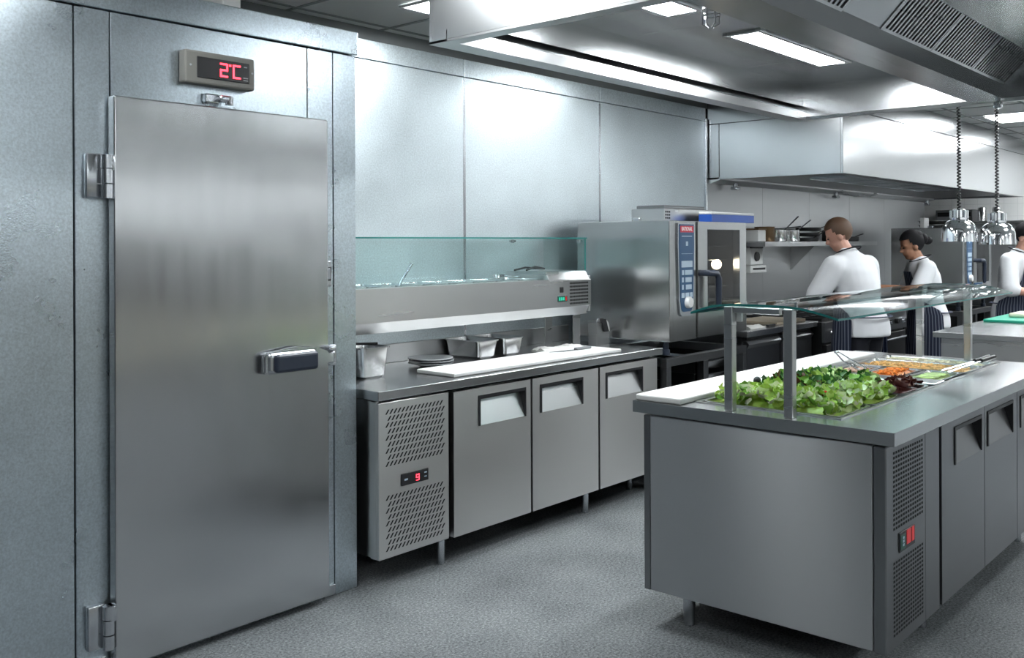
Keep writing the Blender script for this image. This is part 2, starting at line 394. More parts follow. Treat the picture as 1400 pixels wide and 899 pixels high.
# ------------------------------------------------------------------ big island extraction hood
t = thing('extraction_hood', 'large brushed steel extraction hood hanging over the salad island', 'extraction hood', (3.77, 1.3, 2.2))
X0, X1, Y0, Y1, Z0, ZI = 2.317, 5.225, .22, 2.42, 2.2, 2.39
th = .02
B(X0, X1, Y1-th, Y1, Z0, ZC-.004, .002, 1).build('long_side', 'hood', t)
B(X0, X1, Y0, Y0+th, Z0, ZC-.004, .002, 1).build('long_side', 'hood', t)
B(X0, X0+th, Y0+th, Y1-th, Z0, ZC-.004, .002, 1).build('end_side', 'hood', t)
B(X1-th, X1, Y0+th, Y1-th, Z0, ZC-.004, .002, 1).build('end_side', 'hood', t)
gy = [(Y1, Z0), (Y1, Z0-.006), (Y1-.090, Z0-.006), (Y1-.090, Z0+.034), (Y1-.086, Z0+.034), (Y1-.086, Z0+.001), (Y1-.002, Z0+.001)]
MB().prism(gy, 'x', X0, X1).build('gutter', 'steel', t)
MB().prism([(Y0+Y1-a, b) for a, b in gy][::-1], 'x', X0, X1).build('gutter', 'steel', t)
MB().prism([(X0, Z0-.0065), (X0+.06, Z0-.0065), (X0+.066, Z0+.02), (X0+.058, Z0+.02), (X0+.054, Z0+.001), (X0, Z0+.001)], 'y', Y0, Y1).build('gutter', 'steel', t)
MB().prism([(X1, Z0-.0065), (X1-.03, Z0-.0065), (X1-.034, Z0+.012), (X1-.028, Z0+.012), (X1-.024, Z0+.001), (X1, Z0+.001)], 'y', Y0, Y1).build('gutter', 'steel', t)
mb = MB(); mb.box(X0+th, X1-th, Y1-.066, Y1-.061, Z0+.075, ZI+.004, .001, 1)
mb.build('side_panel', 'hood', t)
mb = MB()
xs = [X0+th, 3.45, 4.45, X1-th]
for a, b in zip(xs, xs[1:]): mb.box(a+.0015, b-.0015, 1.46, Y1-.06, ZI, ZI+.012, .001, 1)
mb.build('soffit', 'hood', t)
B(X0+th, X1-th, Y0+.08, 1.14, ZI, ZI+.012, .001, 1).build('soffit', 'hood', t)
for (a, b) in ((2.98, 3.20), (3.70, 4.62)):
    f = MB(); 
    for q in ((a-.025, b+.025, 1.845, 1.87), (a-.025, b+.025, 2.0, 2.025), (a-.025, a, 1.87, 2.0), (b, b+.025, 1.87, 2.0)): f.box(*q, ZI-.010, ZI, .002, 1)
    f = f.build('light_frame', 'steel', t); B(a, b, 1.87, 2.0, ZI-.006, ZI-.001).build('diffuser', 'hood_lamp', f)
# middle trough with filter bank
MB().prism([(1.285, 2.28), (1.285, 2.2), (1.445, 2.2), (1.445, 2.28), (1.439, 2.28), (1.439, 2.206), (1.291, 2.206), (1.291, 2.28)], 'x', X0+th, X1-th).build('filter_trough', 'hood', t)
B(X0+th, X1-th, 1.441, 1.46, 2.28, ZC-.01).build('plenum_back', 'hood', t)
B(X0+th, X1-th, 1.04, 1.06, 2.47, ZC-.01).build('plenum_face', 'hood', t)
def fpt(s, off=0):   # along the slope from trough (y 1.29, z 2.28) to (1.06, 2.52)
    d = Vector((0, -.23, .24)); n_ = Vector((0, -.24, -.23)).normalized()
    return Vector((0, 1.291, 2.275))+d*s+n_*off
def slope_box(mb, xa, xb, s0, s1, o0, o1):
    P8 = [fpt(s0, o0), fpt(s1, o0), fpt(s1, o1), fpt(s0, o1)]
    mb.prism([(p.y, p.z) for p in P8], 'x', xa, xb)
def filt(xa, xb):
    mb = MB(); slope_box(mb, xa, xb, 0, .04, -.02, .006); slope_box(mb, xa, xb, .96, 1, -.02, .006)
    slope_box(mb, xa, xa+.012, .04, .96, -.02, .006); slope_box(mb, xb-.012, xb, .04, .96, -.02, .006)
    n = int((xb-xa)/.036)
    for k in range(n):
        x = xa+.014+k*(xb-xa-.028)/n; wv = (xb-xa-.028)/n
        slope_box(mb, x+wv*.12, x+wv*.55, .03, .97, -.004, .004)
    f = mb.build('baffle_filter', 'steel', t)
    mb = MB(); slope_box(mb, xa+.012, xb-.012, .04, .96, -.02, -.016); mb.build('filter_back', 'steel_dark', f)
    for s_ in (.25, .75):
        for dx in (-.028, .028):
            pass
        c = fpt(.62, .006); q = (xa+xb)/2+(s_-.5)*.12
    mb = MB(); c = fpt(.6, .012); xm = (xa+xb)/2
    mb.tube([(xm-.05, *fpt(.6, .004)[1:]), (xm-.05, *fpt(.6, .022)[1:]), (xm+.05, *fpt(.6, .022)[1:]), (xm+.05, *fpt(.6, .004)[1:])], .0035, 8)
    mb.build('filter_handle', 'dull_chrome', f)
for a, b in ((2.34, 2.74), (2.745, 3.145), (3.50, 4.045), (4.05, 4.595), (4.60, 5.145)): filt(a, b)
mb = MB(); slope_box(mb, 3.147, 3.498, 0, 1, -.012, .002); mb.build('blank_panel', 'hood', t)
mb = MB(); slope_box(mb, 5.147, X1-th, 0, 1, -.012, .002); mb.build('blank_panel', 'hood', t)
d = MB(); d.tube([(5.10, 1.30, 2.202), (5.10, 1.30, 2.165)], .012, 12).box(5.082, 5.118, 1.282, 1.318, 2.15, 2.185, .006); d.build('drain_valve', 'dull_chrome', t)
l = MB().lathe((3.12, 1.765, 0), [(.034, ZI), (.034, ZI-.012), (.030, ZI-.016), (.030, ZI-.034)], 18).build('lamp_socket', 'steel_dark', t)
MB().lathe((3.12, 1.765, 0), [(.024, ZI-.03), (.027, ZI-.035), (.027, ZI-.085), (.018, ZI-.095), (.0, ZI-.096)], 18).build('glass_jar', 'clear', l)
mb = MB()
for k in range(6):
    a = k*PI/3; cx, cy = 3.12+.031*math.cos(a), 1.765+.031*math.sin(a); mb.tube([(cx, cy, ZI-.02), (cx, cy, ZI-.09), (3.12+.012*math.cos(a), 1.765+.012*math.sin(a), ZI-.102)], .003, 6)
mb.lathe((3.12, 1.765, ZI-.058), [(.031+.002*math.cos(q), .002*math.sin(q)) for q in (0, PI/2, PI, 3*PI/2)], 18, closed=True); mb.build('wire_cage', 'steel_dark', l)

# ------------------------------------------------------------------ wall hood over the cook line
t = thing('wall_hood', 'long stainless wall hood over the cooking line and pans', 'extraction hood', (9.4, 3.4, 2.0))
HX0, HX1, HY0, HY1 = 6.815, 12.02, 2.775, 3.893
mb = B(HX0, HX1, HY0, HY0+.02, 2.0, 2.472, .002, 1); mb.box(HX0, HX1, HY0-.002, HY0+.02, 2.476, ZC-.006, .002, 1); mb.build('front_panel', 'hood_wall', t)
mb = B(HX0, HX0+.02, HY0+.02, 3.784, 2.0, 2.442, .002, 1); mb.box(HX0, HX0+.02, 3.788, HY1, 2.0, 2.442, .002, 1); mb.box(HX0, HX0+.02, HY0+.02, HY1, 2.446, ZC-.006, .002, 1); mb.build('side_panel', 'hood_wall', t)
B(HX1-.02, HX1, HY0+.02, HY1, 2.0, ZC-.006, .002, 1).build('side_panel', 'hood_wall', t)
mb = MB(); mb.prism([(HY0+.02, 2.0), (HY0+.09, 2.0), (HY0+.09, 2.03), (HY0+.02, 2.06)], 'x', HX0+.02, HX1-.02); mb.build('front_lip', 'steel_dark', t)
MB().prism([(HY1, 1.975), (HY1, 2.02), (HY1-.12, 2.02), (HY1-.12, 2.0), (HY1-.03, 1.97)], 'x', HX0+.0, HX1-.0, bev=.003).build('gutter', 'steel', t)
mb = MB(); mb.poly([(HX0+.02, HY0+.09, 2.03), (HX1-.02, HY0+.09, 2.03), (HX1-.02, HY1-.12, 2.012), (HX0+.02, HY1-.12, 2.012)]); mb.build('underside', 'steel_dark', t)
for k in range(5):
    xa = 7.35+k*.52; f = MB()
    for j in range(16): f.box(xa+.01+j*.031, xa+.027+j*.031, 2.90, 3.25, 2.004, 2.02)
    f.box(xa, xa+.51, 2.88, 2.90, 2.0, 2.022).box(xa, xa+.51, 3.25, 3.27, 2.0, 2.022).box(xa, xa+.01, 2.90, 3.25, 2.0, 2.022).box(xa+.5, xa+.51, 2.90, 3.25, 2.0, 2.022)
    f.build('mesh_filter', 'dull_chrome', t)
for x in (7.15, 9.2, 11.9):
    MB().tube([(x, HY1-.07, 1.985), (x, HY1-.07, 1.945)], .02, 10).box(x-.035, x+.035, HY1-.1, HY1-.04, 1.93, 1.955, .008).build('drain_valve', 'dull_chrome', t)

# ------------------------------------------------------------------ refrigerated counters
def slots_slanted(mb, x0, x1, z0, z1, y, nx, nz):
    dx, dz = (x1-x0)/nx, (z1-z0)/nz
    for j in range(nz):
        for i in range(nx):
            x = x0+dx*(i+.5)+(dx*.25 if j % 2 else -dx*.25); z = z0+dz*(j+.5); a = .62*dx; h = .36*dz
            mb.poly([(x-a*.55-dx*.2, y, z-h), (x-a*.55+dx*.2, y, z-h), (x+a*.55+dx*.2, y, z+h), (x+a*.55-dx*.2, y, z+h)])
def slots_square(mb, x0, x1, z0, z1, y, nx, nz):
    dx, dz = (x1-x0)/nx, (z1-z0)/nz
    for j in range(nz):
        for i in range(nx):
            x = x0+dx*(i+.5)+(dx*.0 if j % 2 else 0); z = z0+dz*(j+.5)
            mb.poly([(x-dx*.38, y, z-dz*.28), (x+dx*.38, y, z-dz*.28), (x+dx*.38, y, z+dz*.28), (x-dx*.38, y, z+dz*.28)])
def fridge_door(parent, x0, x1, z0, z1, y, hx0, hx1, hz0, hz1, mat, plate):
    """door facing -Y, front plane at y, with a recessed grip pocket (black frame, sloping steel plate)"""
    d = .045; mb = MB()
    mb.box(x0, hx0, y, y+d, z0, z1).box(hx1, x1, y, y+d, z0, z1).box(hx0, hx1, y, y+d, hz1, z1).box(hx0, hx1, y, y+d, z0, hz0).box(hx0, hx1, y+d-.004, y+d, hz0, hz1)
    dr = mb.build('door', mat, parent)
    tk = .014
    f = MB(); f.box(hx0-.004, hx1+.004, y-.004, y+.003, hz1-tk*.6, hz1+.006).box(hx0-.004, hx0+tk*.6, y-.004, y+.003, hz0, hz1-tk*.6).box(hx1-tk*.3, hx1+.004, y-.004, y+.003, hz0, hz1-tk*.6)
    f.box(hx0, hx1, y+d-.006, y+d-.0045, hz0, hz1).box(hx0, hx0+.002, y, y+d-.006, hz0, hz1).box(hx1-.002, hx1, y, y+d-.006, hz0, hz1).box(hx0, hx1, y, y+d-.006, hz1-.002, hz1)
    f.build('recess', 'black', dr)
    zt = hz1-.022
    MB().prism([(y-.001, hz0+.001), (y+d-.008, zt), (y+d-.006, zt), (y+.003, hz0+.001)], 'x', hx0+tk*.6, hx1-.003).build('grip_plate', plate, dr)
    return dr
def leg(parent, x, y, z1, r=.021):
    MB().lathe((x, y, 0), [(r*.75, .0), (r*.9, .004), (r*.9, .05), (r, .055), (r, z1)], 18).build('leg', 'dull_chrome', parent)

# counter along the wall
t = thing('refrigerated_counter', 'three-door stainless refrigerated counter with white board along galvanised wall', 'refrigerated counter', (3.85, 3.5, 0))
CX0, CX1, CY0, CY1 = 2.707, 4.97, 3.15, 3.892
mb = B(CX0, CX1, CY0, CY1, .818, .86, .003, 2); mb.build('worktop', 'top', t)
B(CX0, CX1, CY1-.018, CY1, .86, .96, .002, 1).build('backsplash', 'steel', t)
B(CX0+.012, CX0+.03, CY0+.035, CY1-.02, .13, .812).build('side_panel', 'steel_v', t)
B(CX1-.06, CX1-.042, CY0+.05, CY1-.02, .13, .812).build('side_panel', 'steel_v', t)
B(CX0+.03, CX1-.06, CY0+.055, CY1-.03, .135, .815).build('carcass', 'hole', t)
B(CX0+.004, CX0+.016, CY0+.022, CY0+.06, .13, .812).build('corner_post', 'steel_v', t)
vp = B(2.712, 3.138, CY0+.004, CY0+.045, .128, .808, .003, 1).build('vent_panel', 'steel_v', t)
mb = MB(); slots_slanted(mb, 2.755, 3.105, .525, .78, CY0+.0034, 15, 9); mb.build('upper_slots', 'hole', vp)
mb = MB(); slots_slanted(mb, 2.755, 3.105, .155, .405, CY0+.0034, 15, 9); mb.build('lower_slots', 'hole', vp)
cp = B(2.838, 3.003, CY0-.001, CY0+.004, .428, .482, .002, 1).build('control_panel', 'black', vp)
t2 = MB()
# red seven-segment figure and pale key marks on the controller belong to the panel mesh
for q in ((2.925, 2.945, .462, .466), (2.925, 2.945, .450, .453), (2.925, 2.945, .438, .441), (2.925, 2.928, .45, .466), (2.942, 2.945, .438, .466)): t2.box(q[0], q[1], CY0-.0018, CY0-.001, q[2], q[3])
t2 = t2.build('red_digit', 'red_led', vp)
for q in ((2.855, 2.875, .450, .458), (2.975, 2.99, .463, .468), (2.975, 2.99, .445, .45)): B(q[0], q[1], CY0-.0018, CY0-.001, q[2], q[3]).build('key', 'icon', vp)
for (a, b, h0, h1) in ((3.166, 3.722, 3.338, 3.68), (3.738, 4.305, 3.803, 4.16), (4.322, 4.905, 4.383, 4.745)):
    fridge_door(t, a, b, .125, .803, CY0, h0, h1, .622, .762, 'steel_v', 'steel')
for x in (3.13, 4.25): leg(t, x, 3.205, .135)
for x in (2.80, 4.85): leg(t, x, 3.80, .135)
leg(t, 4.82, 3.30, .135)

# salad island
t = thing('salad_island', 'free-standing stainless refrigerated salad counter with perforated vent panel', 'refrigerated counter', (4.3, 1.62, 0))
IX0, IX1, IY0, IY1 = 3.155, 5.42, 1.118, 2.14
WX0, WX1, WY0, WY1 = 3.285, 5.275, 1.355, 1.915
mb = MB()
mb.box(IX0, IX1, IY0, WY0, .83, .875).box(IX0, IX1, WY1, IY1, .83, .875).box(IX0, WX0, WY0, WY1, .83, .875).box(WX1, IX1, WY0, WY1, .83, .875)
mb.build('worktop', 'top', t)
mb = MB(); r_ = .012
mb.box(WX0-r_, WX1+r_, WY0-r_, WY0, .8755, .879).box(WX0-r_, WX1+r_, WY1, WY1+r_, .8755, .879).box(WX0-r_, WX0, WY0, WY1, .8755, .879).box(WX1, WX1+r_, WY0, WY1, .8755, .879)
mb.build('well_rim', 'steel', t)
mb = MB(); mb.box(WX0, WX1, WY0, WY1, .68, .685).box(WX0-.004, WX0, WY0, WY1, .685, .874).box(WX1, WX1+.004, WY0, WY1, .685, .874).box(WX0, WX1, WY0-.004, WY0, .685, .874).box(WX0, WX1, WY1, WY1+.004, .685, .874)
mb.build('well', 'steel', t)
ep = B(3.168, 3.20, 1.196, 2.068, .138, .822, .003, 1).build('end_panel', 'end', t)
B(3.172, 3.215, 2.071, 2.10, .135, .82, .002, 1).build('corner_post', 'steel_dark', t)
B(3.21, 5.36, 1.20, 2.06, .14, .66).build('carcass', 'hole', t)
B(3.21, 5.36, 1.20, 1.33, .66, .825).build('carcass', 'hole', t)
B(3.21, 5.36, 2.08, 2.10, .138, .822, .002, 1).build('back_panel', 'steel_v', t)
B(5.34, 5.37, 1.20, 2.07, .138, .822, .002, 1).build('end_panel', 'steel_v', t)
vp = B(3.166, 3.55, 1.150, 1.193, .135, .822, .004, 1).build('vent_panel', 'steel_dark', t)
mb = MB(); slots_square(mb, 3.225, 3.525, .53, .80, 1.1494, 13, 17); mb.build('upper_slots', 'hole', vp)
mb = MB(); slots_square(mb, 3.225, 3.525, .175, .43, 1.1494, 13, 17); mb.build('lower_slots', 'hole', vp)
B(3.28, 3.43, 1.146, 1.150, .447, .515, .002, 1).build('control_panel', 'black', vp)
B(3.285, 3.335, 1.1445, 1.1465, .455, .505, .001, 1).build('switch', 'dark_green', vp)
B(3.345, 3.385, 1.1445, 1.1465, .462, .512, .001, 1).build('switch', 'red_sw', vp)
B(3.395, 3.42, 1.1445, 1.1465, .462, .512, .001, 1).build('switch', 'red_sw', vp)
for q in (.466, .478, .49): B(3.305, 3.318, 1.1435, 1.1447, q, q+.008).build('key', 'icon', vp)
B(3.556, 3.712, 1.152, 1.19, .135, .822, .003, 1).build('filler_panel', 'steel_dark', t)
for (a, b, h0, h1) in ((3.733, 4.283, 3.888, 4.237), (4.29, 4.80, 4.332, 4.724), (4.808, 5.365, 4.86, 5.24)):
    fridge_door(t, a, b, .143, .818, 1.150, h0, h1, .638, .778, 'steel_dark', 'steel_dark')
for x in (3.27, 5.25):
    for y in (1.262, 1.955): leg(t, x if y > 1.5 or x > 4 else 3.84, y, .14, .024)
leg(t, 5.24, 1.262, .14, .024) if False else None

# ------------------------------------------------------------------ sneeze guard on the island
t = thing('sneeze_guard', 'curved glass sneeze guard on four square steel posts over salad pans', 'sneeze guard', (4.27, 1.6, .876))
for (x, y, z1) in ((3.195, 1.732, 1.262), (3.195, 1.497, 1.262), (5.348, 1.757, 1.255), (5.345, 1.512, 1.255)):
    B(x-.017, x+.017, y-.017, y+.017, .8755, z1, .002, 1).build('post', 'steel', t)
for x in (3.195, 5.346): B(x-.012, x+.012, 1.53, 1.715, 1.238, 1.262, .003, 1).build('cross_bar', 'steel', t)
prof = [(1.885, 1.228), (1.85, 1.240), (1.80, 1.254), (1.74, 1.263), (1.66, 1.266), (1.54, 1.266), (1.47, 1.263), (1.42, 1.256), (1.37, 1.245), (1.31, 1.229)]
# smooth the section
def smooth_prof(p, n=4):
    out = []
    for i in range(len(p)-1):
        p0, p1, p2, p3 = Vector(p[max(i-1, 0)]), Vector(p[i]), Vector(p[i+1]), Vector(p[min(i+2, len(p)-1)])
        for k in range(n):
            u = k/n; out.append(.5*((2*p1)+(-p0+p2)*u+(2*p0-5*p1+4*p2-p3)*u*u+(-p0+3*p1-3*p2+p3)*u**3))
    return out+[Vector(p[-1])]
sp = smooth_prof(prof)
GX0, GX1, gt = 3.17, 5.40, .008
mb = MB()
upv = [[mb.bm.verts.new((x, p.x, p.y+gt)) for p in sp] for x in (GX0, GX1)]
lov = [[mb.bm.verts.new((x, p.x, p.y)) for p in sp] for x in (GX0, GX1)]
for i in range(len(sp)-1):
    for A, fl in ((upv, 0), (lov, 1)):
        f = mb.bm.faces.new((A[0][i], A[0][i+1], A[1][i+1], A[1][i]) if fl else (A[1][i], A[1][i+1], A[0][i+1], A[0][i])); f.smooth = True
    for e in (0, 1):
        f = mb.bm.faces.new((upv[e][i], upv[e][i+1], lov[e][i+1], lov[e][i])); f.material_index = 1
for i in (0, -1):
    f = mb.bm.faces.new((upv[0][i], upv[1][i], lov[1][i], lov[0][i])); f.material_index = 1
bmesh.ops.recalc_face_normals(mb.bm, faces=mb.bm.faces)
mb.build('glass_top', ['glass', 'glass_edge'], t)
B(3.213, 3.226, 1.695, 1.745, 1.205, 1.252, .002, 1).build('clip', 'white_pl', t)
MB().tube([(3.20, 1.475, 1.285), (3.20, 1.475, 1.255)], .006, 10).build('glass_stud', 'dull_chrome', t)

# ------------------------------------------------------------------ refrigerated topping rail on the counter
t = thing('topping_rail', 'stainless topping rail with glass screen on legs above the wall counter', 'topping rail', (3.6, 3.7, .862))
RX0, RX1, RY0, RY1 = 2.60+.11, 4.715, 3.50, 3.88
mb = MB(); mb.box(RX0, RX1, RY0, RY0+.012, 1.118, 1.278, .002, 1)
mb.prism([(RY0, 1.12), (RY0+.03, 1.066), (RY0+.036, 1.066), (RY0+.008, 1.124)], 'x', RX0, RX1-.02)
mb.box(RX0, RX1, RY1-.012, RY1, 1.07, 1.278).box(RX0, RX1, RY0+.03, RY1-.012, 1.066, 1.075).box(RX0, RX0+.01, RY0+.012, RY1-.012, 1.075, 1.278).box(RX1-.012, RX1, RY0+.004, RY1, 1.08, 1.30, .004, 2)
mb.build('body', 'steel', t)
mb = MB(); mb.box(RX0, 4.31, RY0, RY0+.062, 1.276, 1.284).box(RX0, 4.31, RY1-.058, RY1, 1.276, 1.284); mb.build('top_frame', 'steel', t)
MB().prism([(RY0+.002, 1.279), (RY0+.035, 1.33), (RY1-.02, 1.33), (RY1-.004, 1.279)], 'x', 4.315, RX1-.012, bev=.003).build('condenser_cover', 'steel', t)
mb = MB(); slots_square(mb, 4.50, 4.685, 1.092+.035, 1.268, RY0-.0006, 14, 7); mb.build('vent_slots', 'hole', t)
cp = B(4.385, 4.475, RY0-.004, RY0+.002, 1.152, 1.187, .002, 1).build('control_panel', 'dark_green', t)
for q in (4.394, 4.413, 4.432): B(q, q+.012, RY0-.0052, RY0-.0038, 1.160, 1.178).build('key', 'green_led', cp)
B(4.455, 4.468, RY0-.0052, RY0-.0038, 1.157, 1.182).build('red_key', 'red_sw', cp)
B(4.405, 4.44, RY0-.004, RY0+.002, 1.205, 1.240, .003, 1).build('switch', 'black', t)
for x in (2.80, 4.66):
    mb = MB(); mb.box(x-.035, x+.035, RY0+.07, RY0+.076, .862, 1.068, .001, 1); mb.box(x-.035, x+.035, RY0+.07, RY0+.13, .861, .866); mb.build('leg', 'steel', t)
    B(x-.035, x+.035, RY1-.09, RY1-.084, .861, 1.068, .001, 1).build('leg', 'steel', t)
gl = MB(); gl.box(RX0, 4.70, RY0+.028, RY0+.034, 1.284, 1.523); gl.build('front_glass', 'rail_glass', t)
gl = MB(); gl.box(4.694, 4.70, RY0+.036, RY1-.02, 1.334, 1.523); gl.build('side_glass', 'rail_glass', t)
mb = MB(); mb.box(RX0, 4.705, RY0+.024, RY1-.015, 1.5235, 1.5315)
mb.build('top_glass', 'rail_glass', t)
mb = MB(); mb.box(RX0, 4.705, RY0+.0225, RY0+.024, 1.5235, 1.5315); mb.build('glass_edge', 'glass_edge', t)
MB().box(4.694, 4.70, RY0+.0275, RY0+.0355, 1.334, 1.523).build('glass_edge', 'glass_edge', t)
for (x, y) in ((4.35, RY1-.06), (4.66, RY0+.05)): MB().tube([(x, y, 1.50), (x, y, 1.52)], .012, 12).box(x-.025, x+.025, y-.006, y+.006, 1.506, 1.516).build('glass_clamp', 'dull_chrome', t)

# ------------------------------------------------------------------ gastronorm pans
def rrect(w_, d_, r, n=4):
    out = []
    for (cx, cy, a0) in ((w_/2-r, d_/2-r, 0), (-w_/2+r, d_/2-r, PI/2), (-w_/2+r, -d_/2+r, PI), (w_/2-r, -d_/2+r, 1.5*PI)):
        for k in range(n+1): a = a0+k*PI/2/n; out.append((cx+r*math.cos(a), cy+r*math.sin(a)))
    return out
def pan_mesh(w_, d_, h_, lip=.012, r=.022, taper=.012):
    mb = MB(); bm = mb.bm
    rings = []
    for (dw, z, rr) in ((lip*2, h_-.006, r+lip), (lip*2, h_, r+lip), (.0, h_, r), (-.004, h_-.008, r), (-taper*2, .012, r*.9), (-taper*2-.02, .0015, r*.8)):
        rings.append([bm.verts.new((x, y, z)) for x, y in rrect(w_+dw, d_+dw, rr)])
    outer = []
    for (dw, z, rr) in ((.002, h_-.006, r), (-taper*2+.003, .01, r*.9), (-taper*2-.018, .0, r*.8)):
        outer.append([bm.verts.new((x, y, z)) for x, y in rrect(w_+dw, d_+dw, rr)])
    def band(a, b):
        for k in range(len(a)): f = bm.faces.new((a[k], a[(k+1) % len(a)], b[(k+1) % len(a)], b[k])); f.smooth = True
    for a, b in zip(rings, rings[1:]): band(a, b)
    bm.faces.new(rings[-1]); band(rings[0], outer[0])
    for a, b in zip(outer, outer[1:]): band(a, b)
    bm.faces.new(outer[-1][::-1])
    bmesh.ops.recalc_face_normals(bm, faces=bm.faces)
    return mb
PANS = {}
def pan(name, w_, d_, h_, loc, label, group=None, rz=0.):
    key = (round(w_, 3), round(d_, 3), round(h_, 3))
    if key not in PANS:
        o = pan_mesh(w_, d_, h_).build(name, 'pan'); PANS[key] = o.data
    else:
        o = bpy.data.objects.new(name, PANS[key]); C.objects.link(o)
    o.location = loc; o.rotation_euler = (0, 0, rz)
    WM[o.name] = Matrix.Translation(loc) @ Matrix.Rotation(rz, 4, 'Z')
    return tag(o, label, 'food pan', group)
# in the topping rail
ordn = ['nearest the cold room corner', 'second from the cold room corner', 'third from the cold room corner', 'fourth from the cold room corner', 'fifth from the cold room corner', 'third before the vent cover', 'second before the vent cover', 'next to the vent cover']
for k in range(8):
    pan('food_pan', .160, .25, .10, (2.91+k*.186, 3.692, 1.1905), 'open steel pan in topping rail, '+ordn[k], 'pans in the topping rail')
t = thing('serving_spoon', 'steel spoon handle sticking up from a pan in the topping rail', 'spoon', (3.27, 3.66, 1.20))
mb = MB(); mb.tube([(3.262, 3.66, 1.235), (3.30, 3.655, 1.31), (3.365, 3.65, 1.395)], [.006, .007, .009], 10); mb.build('handle', 'dull_chrome', t)
MB().ball((3.265, 3.66, 1.225), (.02, .02, .012)).build('bowl', 'dull_chrome', t)
# utensils lying on the rail end
t = thing('utensil_tray', 'dark tongs lying on the vent cover of the topping rail', 'tongs', (4.48, 3.74, 1.332))
MB().tube([(4.30, 3.76, 1.337), (4.42, 3.78, 1.350), (4.58, 3.77, 1.340)], .006, 8).build('arm', 'iron', t)
MB().tube([(4.34, 3.70, 1.337), (4.45, 3.73, 1.355), (4.58, 3.76, 1.340)], .006, 8).build('arm', 'iron', t)
t.name = 'tongs'
t = thing('steel_ladle', 'small bright ladle resting across the pans beside the vent cover', 'ladle', (4.15, 3.72, 1.288))
MB().tube([(4.30, 3.72, 1.30), (4.2, 3.71, 1.302), (4.10, 3.69, 1.31)], .005, 8).build('handle', 'chrome', t)
MB().lathe((4.075, 3.685, 1.296), [(.006, 0), (.028, .006), (.038, .022), (.040, .024), (.036, .022), (.025, .009), (.0, .004)], 18).build('cup', 'chrome', t)

# things on the counter
tag(B(3.222, 4.605, 3.20, 3.463, .861, .881, .005, 2).build('cutting_board', 'board'), 'long white cutting board along the front of the wall counter', 'cutting board')
o = pan('food_pan', .160, .172, .148, (2.975, 3.56, .8605), 'deep steel pan standing beside the cold room corner on the counter')
t = thing('serving_spoon', 'dark spoon lying over the deep pan beside the cold room corner', 'spoon', (2.95, 3.56, 1.01))
MB().tube([(2.90, 3.60, 1.022), (2.96, 3.575, 1.018), (3.03, 3.53, 1.018)], .006, 8).build('handle', 'iron', t); MB().ball((2.885, 3.61, 1.018), (.03, .022, .01)).build('bowl', 'iron', t)
pl = MB().lathe((0, 0, 0), [(.0, .0), (.055, 0), (.058, .004), (.10, .016), (.118, .019), (.118, .0225), (.10, .021), (.06, .009), (.0, .008)], 36).build('plate', 'plate')
for k, (dx, lab) in enumerate(((0, 'lowest of the three stacked grey plates behind white board'), (.003, 'middle of the three stacked grey plates behind white board'), (-.003, 'top of the three stacked grey plates behind white board'))):
    o = pl if k == 0 else pl.copy()
    if k: C.objects.link(o)
    o.location = (3.452+dx, 3.60, .8605+k*.0125); tag(o, lab, 'plate', 'plates stacked on the counter')
pan('food_pan', .160, .262, .10, (3.89, 3.725, .8605), 'steel pan beside the grey plates on the counter', 'shallow pans on the counter')
pan('food_pan', .160, .262, .10, (4.105, 3.725, .8605), 'steel pan between another pan and the white cloth on the counter', 'shallow pans on the counter')
mb = MB()
rnd = random.Random(3); N1, N2 = 22, 10
vs = [[mb.bm.verts.new((4.27+.34*i/N1, 3.50+.11*j/N2+.02*math.sin(i*.5)-.02*i/N1, .862+.006+.020*math.sin(PI*j/N2)*(.6+.4*math.sin(i*.9+j*.7))+.006*rnd.random())) for j in range(N2+1)] for i in range(N1+1)]
bs = [[mb.bm.verts.new((v.co.x, v.co.y, .8615)) for v in r] for r in vs]
for i in range(N1):
    for j in range(N2):
        f = mb.bm.faces.new((vs[i][j], vs[i+1][j], vs[i+1][j+1], vs[i][j+1])); f.smooth = True
        mb.bm.faces.new((bs[i][j], bs[i][j+1], bs[i+1][j+1], bs[i+1][j]))
for i in range(N1):
    for j in (0, N2): mb.bm.faces.new((vs[i][j], vs[i+1][j], bs[i+1][j], bs[i][j]))
for j in range(N2):
    for i in (0, N1): mb.bm.faces.new((vs[i][j], vs[i][j+1], bs[i][j+1], bs[i][j]))
bmesh.ops.recalc_face_normals(mb.bm, faces=mb.bm.faces)
tag(mb.build('towel', 'cloth'), 'rumpled white towel behind the knife on wall counter', 'towel')
t = thing('knife', 'kitchen knife with grey handle lying on the long white board', 'knife', (4.40, 3.36, .8815))
MB().prism([(4.18, 3.40), (4.28, 3.385), (4.37, 3.37), (4.37, 3.345), (4.26, 3.355)], 'z', .8815, .8835).build('blade', 'dull_chrome', t)
B(4.365, 4.50, 3.338, 3.368, .8812, .896, .006, 2).build('handle', 'grey_paint', t)
t = thing('cutter_holder', 'small rounded steel holder with black strap at end of wall counter', 'holder', (4.84, 3.53, .8605))
mb = MB(); mb.prism([(4.775, .8605), (4.905, .8605), (4.905, .93), (4.895, .985), (4.875, 1.015), (4.835, 1.03), (4.79, 1.03), (4.775, 1.02)], 'y', 3.50, 3.505, bev=.001)
mb.prism([(4.775, .8605), (4.905, .8605), (4.905, .935), (4.775, .935)], 'y', 3.505, 3.57, bev=.003)
mb.prism([(4.775, .935), (4.782, .935), (4.782, 1.02), (4.775, 1.02)], 'y', 3.505, 3.57)
mb.build('body', 'steel', t)
mb = MB(); mb.prism([(4.812, 1.027), (4.858, 1.024), (4.888, .945), (4.838, .945)], 'y', 3.490, 3.498, bev=.002); mb.build('strap', 'black', t)
